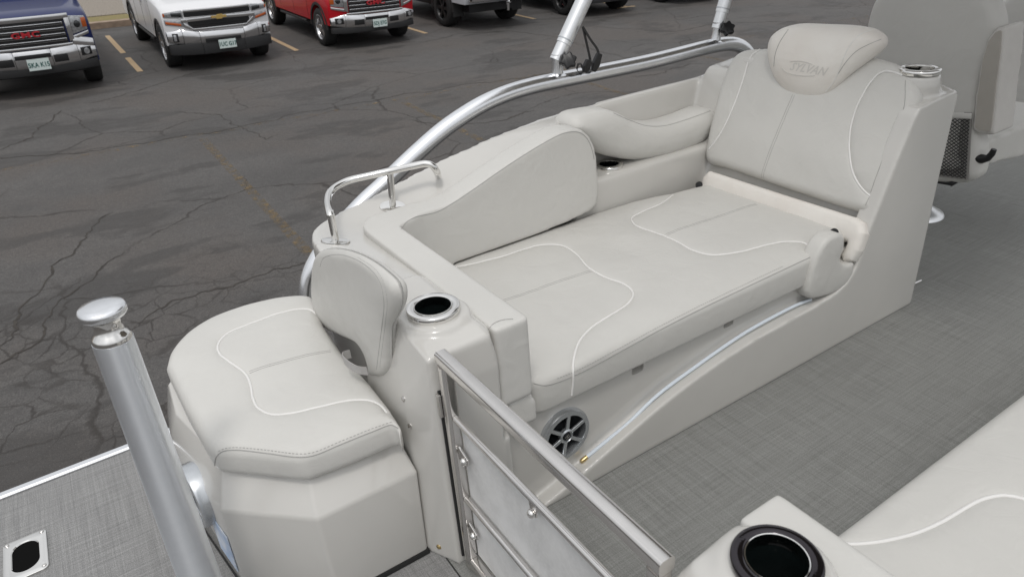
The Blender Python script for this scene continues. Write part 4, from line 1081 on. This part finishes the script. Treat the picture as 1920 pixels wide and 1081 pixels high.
# kerb, dead grass strip and gravel bed behind the stalls
M['concrete'] = mat('kerb_concrete', (.36, .27, .20), rough=.85, noise_amt=.35, nscale=6, bump=.6, bscale=60)
M['gravel'] = mat('gravel', (.34, .30, .25), rough=.95, noise_amt=.5, nscale=22, bump=1, bscale=30, col2=(.15, .13, .11), detail=8)
M['grass'] = mat('dry_grass', (.17, .16, .05), rough=.95, col2=(.24, .18, .09), nscale=14, bump=1, bscale=80)
bm = bmesh.new()
for a in range(-8, 20): add_box(bm, (a * 3 + 1.5, 22.62, .075), (2.99, .30, .15))
kb = lot('kerb', bm, M['concrete'])
bm = bmesh.new(); add_box(bm, (0, 23.3, .03), (300, .4, .10)); add_box(bm, (0, 23.55, .06), (300, .9, .10)); lot('grass_verge', bm, M['grass'])
bm = bmesh.new(); add_box(bm, (0, 62, .06), (300, 76, .15)); lot('gravel_bed', bm, M['gravel'])
# ================================================================= PICKUP TRUCKS
M['tyre'] = mat('tyre', (.018, .018, .018), rough=.75, noise_amt=.3, nscale=30)
M['trim'] = mat('black_trim', (.022, .022, .023), rough=.55)
M['tglass'] = mat('tinted_glass', (.012, .014, .016), rough=.05, coat=1)
M['tchrome'] = mat('truck_chrome', (.70, .70, .71), rough=.10, metal=1)
M['lens'] = mat('headlamp_lens', (.55, .56, .58), rough=.08, metal=.6, coat=1, noise_amt=.5, nscale=25)
M['orange'] = mat('amber_lens', (.42, .085, .01), rough=.15, coat=1)
M['alloy'] = mat('alloy_wheel', (.55, .55, .56), rough=.25, metal=.9)
M['blkalloy'] = mat('black_wheel', (.02, .02, .021), rough=.35, metal=.3)
M['plate'] = mat('plate_white', (.62, .70, .68), rough=.45)
M['platetxt'] = mat('plate_green', (.02, .10, .09), rough=.5)
M['redtxt'] = mat('red_badge', (.42, .02, .03), rough=.3, coat=.5)
M['gold'] = mat('gold_badge', (.66, .46, .16), rough=.3, metal=.6)
M['grillemesh'] = mat('grille_black', (.010, .010, .011), rough=.5)
def paintm(name, c): 
    m = mat(name, c, rough=.30, coat=.35, metal=0, spec=.3); return m
def fs_(x): return .22 * abs(x) ** 3.2
def truck_mesh(bm, L=5.83, lift=0, tail=False):
    """body shell lofted across the width; f runs back from the front bumper"""
    zb = .50 + lift; WR = .475 + lift * .3
    def arch(fc, n=12): return [(fc + WR * math.cos(t), .40 + WR * math.sin(t)) for t in [math.pi * k / n for k in range(n + 1)]][::-1]
    def clip(a): return [(f, max(z, zb)) for f, z in a]
    prof = [(.14, zb), (.10, .62 + lift), (.07, .80 + lift), (.07, 1.0 + lift), (.10, 1.13 + lift), (.20, 1.19 + lift), (.55, 1.235 + lift), (1.0, 1.27 + lift), (1.42, 1.31 + lift), (1.6, 1.33 + lift), (3.75, 1.34 + lift), (3.80, 1.39 + lift), (5.70, 1.39 + lift), (5.76, 1.36 + lift), (5.78, .62 + lift), (5.74, zb)]
    prof += clip(arch(4.60)[::-1]) + clip(arch(.95)[::-1])
    xs = [-1.0, -.985, -.95, -.88, -.78, -.6, -.4, -.2, 0, .2, .4, .6, .78, .88, .95, .985, 1.0]
    inset = {1.0: .045, .985: .02, .95: .006}
    R = []
    for x in xs:
        ring = []
        for f, z in prof:
            w_ = max(0, 1 - f / 1.0)
            ff = f + fs_(x) * w_
            zz = z
            if z > 1.1 + lift: zz -= .05 * abs(x) ** 4 + (inset.get(abs(x), 0) * 1.2)
            if f > 5.6: ff -= inset.get(abs(x), 0)
            if abs(x) > .94 and z < zb + .05: zz += 0
            ring.append(bm.verts.new((x * 1.0, ff, zz)))
        R.append(ring)
    n = len(prof)
    for a, b in zip(R, R[1:]):
        for k in range(n): bm.faces.new((a[k], a[(k + 1) % n], b[(k + 1) % n], b[k]))
    bm.faces.new(R[0][::-1]); bm.faces.new(R[-1])
def on_front(poly, fdepth, thick, lift=0, nx=6):
    """convex front-view polygon (x,z) pushed onto the curved front; returns vertex rings front/back"""
    pass
def fpart(name, rects, m, parent, fo, th, T, bevel=.004, split=False):
    """pieces on the curved nose: each rect (x0, z0l, z1l, x1, z0r, z1r) front view with its left and right heights; fo = how far proud"""
    if split:
        for q in rects: fpart(name, [q], m, parent, fo, th, T, bevel)
        return
    bm = bmesh.new()
    for (x0, a0, a1, x1, b0, b1) in rects:
        n = max(1, int(abs(x1 - x0) / .08)); R = []; bl = .035 if 'bumper' in name else 0
        for i in range(n + 1):
            k = i / n; x = x0 + (x1 - x0) * k; z0 = a0 + (b0 - a0) * k; z1 = a1 + (b1 - a1) * k
            f = .07 + fs_(x) * .93 - fo
            R.append([bm.verts.new(T @ V(p)) for p in ([(x, f + bl * (1 - (1 - (2 * q / 6 - 1) ** 2)) , z0 + (z1 - z0) * q / 6) for q in range(7)] if bl else [(x, f, z0), (x, f, z1)]) + [(x, f + th, z1), (x, f + th, z0)]])
        for a, b in zip(R, R[1:]):
            K_ = len(a)
            for k in range(K_): bm.faces.new((a[k], a[(k + 1) % K_], b[(k + 1) % K_], b[k]))
        bm.faces.new(R[0][::-1]); bm.faces.new(R[-1])
    return bm_link(name, bm, m, parent, bevel=bevel, auto=35, seg=2)
def wheel(parent, T, x, f, r=.40, wd=.28, rim=None, spokes=6, side=1, red=False):
    W = T @ frame((x, f, r), (side, 0, 0))
    ty = lathe('tyre', [(r * .62, -wd * .48), (r * .70, -wd * .5), (r * .93, -wd * .5), (r * .985, -wd * .42), (r, -wd * .2), (r, wd * .2), (r * .985, wd * .42), (r * .93, wd * .5), (r * .70, wd * .5), (r * .62, wd * .48)], M['tyre'], parent, W, n=40, auto=50)
    rm = rim or M['alloy']
    lathe('rim', [(r * .62, wd * .47), (r * .66, wd * .49), (r * .64, wd * .50), (r * .60, wd * .44), (r * .56, wd * .05), (0, wd * .05)], rm if not red else M['blkalloy'], ty, W, n=36)
    bm = bmesh.new()
    for k in range(spokes):
        A = W @ Matrix.Rotation(2 * math.pi * k / spokes, 4, 'Z')
        add_hull(bm, [A @ V(p) for p in ((r * .10, -r * .06, wd * .42), (r * .10, r * .06, wd * .42), (r * .60, -r * .11, wd * .43), (r * .60, r * .11, wd * .43), (r * .10, -r * .05, wd * .2), (r * .10, r * .05, wd * .2), (r * .60, -r * .07, wd * .28), (r * .60, r * .07, wd * .28))])
    add_lathe(bm, [(r * .17, wd * .2), (r * .17, wd * .43), (r * .10, wd * .46), (0, wd * .46)], W, 16)
    bm_link('spokes', bm, rm, ty, bevel=0)
    if red: lathe('accent', [(r * .52, wd * .10), (r * .50, wd * .14), (r * .47, wd * .10)], M['redtxt'], ty, W, n=30)
    return ty
def pickup(kind, X, Yf, col, label, plate, lift=0, yaw=0, rev=False, rim=None, wr=.40, red=False, spokes=6, zs=1.0, name='pickup_truck'):
    B = GM @ Matrix.Translation((X, Yf, 0)) @ Matrix.Rotation(yaw, 4, 'Z')
    root = thing(name, label, 'pickup truck', group='pickup trucks parked in a row', mat=B @ Matrix.Translation((0, 1, 0)))
    bpy.context.view_layer.update()
    T = B @ Matrix.Diagonal((1, 1, zs, 1))
    if rev: T = B @ Matrix.Translation((0, 5.83, 0)) @ Matrix.Rotation(math.pi, 4, 'Z')
    bm = bmesh.new(); truck_mesh(bm, lift=lift); bm.transform(T)
    bm_link('body', bm, col, root, auto=30)
    # cab with dark glazing
    bm = bmesh.new(); z0 = 1.30 + lift; z1 = 1.88 + lift
    add_hull(bm, [T @ V(p) for p in [(s * .93, 1.42, z0) for s in (-1, 1)] + [(s * .93, 3.75, z0) for s in (-1, 1)] + [(s * .72, 2.15, z1 - .03) for s in (-1, 1)] + [(s * .72, 3.55, z1 - .03) for s in (-1, 1)] + [(s * .64, 2.5, z1) for s in (-1, 1)] + [(s * .64, 3.35, z1) for s in (-1, 1)]])
    bm_link('cab_roof', bm, col, root, bevel=.03, auto=40)
    bm = bmesh.new()
    for s in (-1, 1):
        for q in ([(1.75, 1.36), (2.55, 1.36), (2.55, 1.78), (2.28, 1.78)], [(2.64, 1.36), (3.45, 1.36), (3.38, 1.78), (2.64, 1.78)]):
            loop = [T @ V((s * (.938 - (z - 1.30) * .37), f, z + lift)) for f, z in q]
            add_prism(bm, loop, T.to_3x3() @ V((s * .006, 0, .002)))
    q = [T @ V(p) for p in ((-.80, 1.50, 1.36 + lift), (.80, 1.50, 1.36 + lift), (.66, 2.05, 1.79 + lift), (-.66, 2.05, 1.79 + lift))]; add_prism(bm, q, T.to_3x3() @ V((0, -.012, .01)))
    bm_link('windows', bm, M['tglass'], root)
    # well lining and underside
    bm = bmesh.new(); add_box(bm, (0, 2.9, .52 + lift * .8), (1.5, 5.2, .45), T); bm_link('chassis', bm, M['grillemesh'], root)
    for s in (-1, 1):
        for f in (.95, 4.60): wheel(root, T, s * .865, f, wr, .28 if not lift else .32, rim, spokes, s, red)
        for fc_ in (.95, 4.60):
            bm = bmesh.new(); n = 14; R0 = []
            for k in range(n + 1):
                t = math.pi * k / n; c_, s_ = math.cos(t), math.sin(t); r0, r1 = .47 + lift * .3, .53 + lift * .3
                R0.append([bm.verts.new(T @ V(p)) for p in ((s * .99, fc_ + r0 * c_, .40 + r0 * s_), (s * 1.012, fc_ + r0 * c_, .40 + r0 * s_), (s * 1.012, fc_ + r1 * c_, .40 + r1 * s_), (s * .99, fc_ + r1 * c_, .40 + r1 * s_))])
            for a, b in zip(R0, R0[1:]):
                for k in range(4): bm.faces.new((a[k], a[(k + 1) % 4], b[(k + 1) % 4], b[k]))
            bm_link('arch_trim', bm, M['trim'] if kind != 'gmc_blue' else col, root)
        # door seams and handles, mirrors
        bm = bmesh.new()
        for f in (1.62, 2.60, 3.60): add_box(bm, (s * 1.0005, f, .93 + lift), (.004, .012, .72), T)
        bm_link('door_seam', bm, M['grillemesh'], root)
        bm = bmesh.new()
        for f in (2.42, 3.42): add_box(bm, (s * 1.012, f, 1.12 + lift), (.03, .18, .035), T)
        bm_link('door_handle', bm, M['tchrome'] if kind == 'chev' else col, root, bevel=.006)
        bm = bmesh.new(); add_box(bm, (s * 1.12, 1.78, 1.42 + lift), (.20, .12, .24), T); bm_link('mirror', bm, M['trim'], root, bevel=.03, auto=40)
        bm = bmesh.new(); add_box(bm, (s * .96, 2.75, .44 + lift), (.12, 1.9, .05), T); bm_link('side_step', bm, M['trim'], root, bevel=.012)
    if rev:
        # the rear end faces the camera
        Z = lift
        bm = bmesh.new(); add_box(bm, (0, 5.86, .66 + Z), (1.86, .22, .19), T); bm_link('rear_bumper', bm, M['tchrome'], root, bevel=.03, auto=40)
        bm = bmesh.new(); add_box(bm, (0, 5.785, 1.08 + Z), (1.5, .03, .50), T); bm_link('tailgate', bm, col, root, bevel=.01)
        for s in (-1, 1):
            bm = bmesh.new(); add_box(bm, (s * .91, 5.765, 1.10 + Z), (.16, .05, .42), T); bm_link('tail_lamp', bm, M['redtxt'], root, bevel=.01)
            bm = bmesh.new(); add_box(bm, (s * .86, 5.15, .38 + Z * .6), (.30, .012, .34), T); bm_link('mud_flap', bm, M['rubber'], root)
        bm = bmesh.new(); add_box(bm, (0, 5.97, .663 + Z), (.32, .006, .15), T); bm_link('plate', bm, M['plate'], root)
        bm = bmesh.new(); add_box(bm, (0, 5.9, .50 + Z), (.08, .35, .08), T); add_box(bm, (0, 6.05, .44 + Z), (.06, .07, .22), T); add_box(bm, (0, 6.10, .52 + Z), (.07, .12, .025), T)
        add_lathe(bm, [(0, .53 + Z), (.018, .53 + Z), (.014, .55 + Z), (.028, .565 + Z), (.03, .585 + Z), (.02, .605 + Z), (0, .61 + Z)], T @ Matrix.Translation((0, 6.12, 0)), 16)
        bm_link('hitch', bm, M['tchrome'], root)
        return root
    Z = lift
    if kind.startswith('gmc'):
        bc = M['tchrome'] if kind == 'gmc_blue' else M['tchrome']
        fpart('bumper', [(-.99, .50, .66, -.70, .46, .735), (-.70, .46, .735, -.28, .44, .705), (-.28, .44, .705, .28, .44, .705), (.28, .44, .705, .70, .46, .735), (.70, .46, .735, .99, .50, .66)], bc, root, .05, .12, T, .012)
        if kind == 'gmc_blue': fpart('bumper_wing', [(-.99, .60, .76, -.66, .66, .86), (.66, .66, .86, .99, .60, .76)], bc, root, .035, .1, T, .012, True)
        fpart('valance', [(-.97, .34, .47, .97, .34, .47)], M['trim'], root, .02, .12, T, .01)
        fpart('intake', [(-.52, .50, .61, -.30, .50, .61), (.30, .50, .61, .52, .50, .61), (-.27, .585, .645, .27, .585, .645)], M['grillemesh'], root, .054, .03, T, .004)
        fpart('fog_lamp_bezel', [(-.91, .54, .66, -.74, .54, .66), (.74, .54, .66, .91, .54, .66)], M['grillemesh'], root, .054, .03, T, .006, True)
        for s in (-1, 1):
            x = s * .83; lathe('fog_lamp', [(.048, 0), (.045, .012), (0, .018)], M['lens'], root, T @ frame((x, .07 + fs_(x) * .93 - .054, .60), (s * .25, -1, 0)), n=20)
        # grille
        fpart('grille', [(-.60, .745, 1.11, .60, .745, 1.11)], M['grillemesh'], root, .012, .03, T, .004)
        fr = fpart('grille_frame', [(-.70, 1.10, 1.175, .70, 1.10, 1.175), (-.66, .715, .755, .66, .715, .755), (-.70, .80, 1.12, -.62, .76, 1.12), (.62, .76, 1.12, .70, .80, 1.12)], M['tchrome'], root, .04, .07, T, .012)
        nb = 4
        for k in range(nb):
            z = .79 + k * .078
            fpart('grille_bar', [(-.585, z, z + .040, .585, z, z + .040)], M['tchrome'], root, .030, .02, T, .008)
            fpart('grille_bar_inlay', [(-.575, z + .008, z + .032, .575, z + .008, z + .032)], M['grillemesh'], root, .034, .02, T, .003)
        zc = .925
        font_on('badge', 'GMC', .125, T @ V((0, .015, zc)), T.to_3x3() @ V((1, 0, 0)), T.to_3x3() @ V((0, 0, 1)), M['redtxt'], root, ext=.012, bold=.0035, xs=1.5, spacing=1.06)
        # lamps
        for s in (-1, 1):
            a, b = (-.95, -.70) if s < 0 else (.70, .95)
            fpart('headlamp', [(a, .90, 1.10, b, .86, 1.13)] if s < 0 else [(a, .86, 1.13, b, .90, 1.10)], M['lens'], root, .018, .05, T, .012)
            x = s * .80; lathe('projector', [(.055, 0), (.052, .014), (.03, .022), (0, .024)], M['tglass'], root, T @ frame((x, .07 + fs_(x) * .93 - .014, 1.0), (s * .3, -1, 0)), n=20)
            a, b = (-.955, -.88) if s < 0 else (.88, .955)
            fpart('indicator', [(a, .94, 1.08, b, .94, 1.08)], M['orange'], root, .024, .03, T, .006)
            a, b = (-.95, -.68) if s < 0 else (.68, .95)
            fpart('lamp_trim', [(a, .84, .89, b, .78, .84)] if s < 0 else [(a, .78, .84, b, .84, .89)], M['tchrome'], root, .02, .05, T, .008)
    elif kind == 'chev':
        fpart('bumper', [(-.99, .56, .76, -.72, .52, .80), (-.72, .52, .80, -.42, .50, .74), (-.42, .50, .74, .42, .50, .72), (.42, .50, .74, .72, .52, .80), (.72, .52, .80, .99, .56, .76)], M['tchrome'], root, .05, .12, T, .014)
        fpart('valance', [(-.98, .33, .52, -.4, .31, .53), (-.4, .31, .53, .4, .31, .53), (.4, .31, .53, .98, .33, .52)], M['trim'], root, .035, .12, T, .012)
        fpart('intake', [(-.34, .535, .60, .34, .535, .60)], M['grillemesh'], root, .055, .03, T, .004)
        fpart('fog_lamp_bezel', [(-.90, .57, .73, -.80, .57, .73), (.80, .57, .73, .90, .57, .73)], M['grillemesh'], root, .054, .03, T, .01, True)
        for s in (-1, 1):
            a, b = (-.885, -.835) if s < 0 else (.835, .885)
            fpart('fog_lamp', [(a, .59, .71, b, .59, .71)], M['lens'], root, .060, .03, T, .008)
        fpart('grille', [(-.58, .80, .93, .58, .80, .93), (-.62, 1.01, 1.10, .62, 1.01, 1.10)], M['grillemesh'], root, .012, .03, T, .004)
        bm = bmesh.new()
        for z in (.83, .865, .90, 1.035, 1.07):
            for k in range(-13, 14):
                x = k * .044 + (.022 if int(z * 1000) % 2 else 0)
                if abs(x) < .57:
                    A = T @ Matrix.Translation((x, .07 + fs_(x) * .93 - .016, z)); add_box(bm, (0, 0, 0), (.030, .008, .010), A)
        bm_link('grille_mesh', bm, M['trim'], root)
        fpart('grille_bar', [(-.70, .92, .985, -.12, .935, 1.005), (-.12, .935, 1.005, .12, .935, 1.005), (.12, .935, 1.005, .70, .92, .985)], M['tchrome'], root, .045, .05, T, .01)
        fpart('grille_frame', [(-.62, 1.10, 1.145, .62, 1.10, 1.145), (-.52, .765, .80, .52, .765, .80), (-.66, .83, .925, -.50, .77, .80), (.50, .77, .80, .66, .83, .925)], M['tchrome'], root, .035, .05, T, .008)
        pts = [(-.14, .955), (-.055, .955), (-.045, .935), (.055, .935), (.065, .955), (.14, .955), (.125, 1.0), (.06, 1.0), (.05, 1.02), (-.05, 1.02), (-.06, 1.0), (-.155, 1.0)]
        bm = bmesh.new(); add_prism(bm, [T @ V((x + (z - .975) * .3, .02, z)) for x, z in pts], T.to_3x3() @ V((0, -.02, 0))); bm_link('badge', bm, M['gold'], root, bevel=.004)
        for s in (-1, 1):
            def sx(l): return [(-q[3], q[4], q[5], -q[0], q[1], q[2]) for q in l] if s < 0 else l
            fpart('headlamp', sx([(.64, 1.0, 1.14, .97, 1.02, 1.10)]), M['lens'], root, .02, .05, T, .012)
            fpart('lamp_mask', sx([(.66, 1.01, 1.10, .84, 1.03, 1.10)]), M['tglass'], root, .024, .04, T, .012)
            fpart('lower_lamp', sx([(.66, .84, .965, .97, .885, .985)]), M['lens'], root, .02, .05, T, .012)
            fpart('indicator', sx([(.70, .855, .90, .955, .90, .95)]), M['orange'], root, .026, .04, T, .008)
            fpart('corner_indicator', sx([(.945, 1.03, 1.09, .975, 1.03, 1.09)]), M['orange'], root, .026, .03, T, .004)
    # plate
    zp = .50 if kind != 'chev' else .47
    xo = .05
    bm = bmesh.new(); add_box(bm, (xo, .0, zp), (.33, .008, .165), T); pl = bm_link('plate', bm, M['plate'], root, bevel=.002)
    font_on('plate_number', plate, .108, T @ V((xo, -.0075, zp - .006)), T.to_3x3() @ V((1, 0, 0)), T.to_3x3() @ V((0, 0, 1)), M['platetxt'], pl, ext=.001, bold=.0022, xs=.80)
    return root
M['blue_paint'] = paintm('blue_paint', (.008, .016, .085)); M['white_paint'] = paintm('white_paint', (.72, .72, .73)); M['red_paint'] = paintm('red_paint', (.42, .006, .014))
M['silver_paint'] = paintm('silver_paint', (.42, .43, .45)); M['dark_paint'] = paintm('charcoal_paint', (.03, .033, .04))
pickup('gmc_blue', -.10, 15.05, M['blue_paint'], 'dark blue pickup with a wide chrome grille and red letters, leftmost of the row', '5KA K15', spokes=6, zs=1.13)
pickup('chev', 3.14, 15.42, M['white_paint'], 'white pickup with a gold badge on its chrome grille bar', '1UC G17', spokes=6)
pickup('gmc_red', 6.44, 15.48, M['red_paint'], 'bright red pickup with a chrome bumper, between the white and the silver pickup', '5DJ E7G', spokes=5)
pickup('silver', 9.78, 15.62, M['silver_paint'], 'raised silver pickup backed into its stall, tow hitch and black wheels showing', '', lift=.12, rev=True, rim=M['blkalloy'], wr=.44)
pickup('gmc_d', 13.10, 15.35, M['dark_paint'], 'dark pickup with black wheels and thin red rings', '2AB C34' if False else '', lift=.10, rim=M['blkalloy'], wr=.43, red=True)
pickup('gmc_e', 16.60, 15.35, M['dark_paint'], 'dark pickup farthest along the row, only its front tyre showing', '', lift=.08, rim=M['blkalloy'], wr=.42)
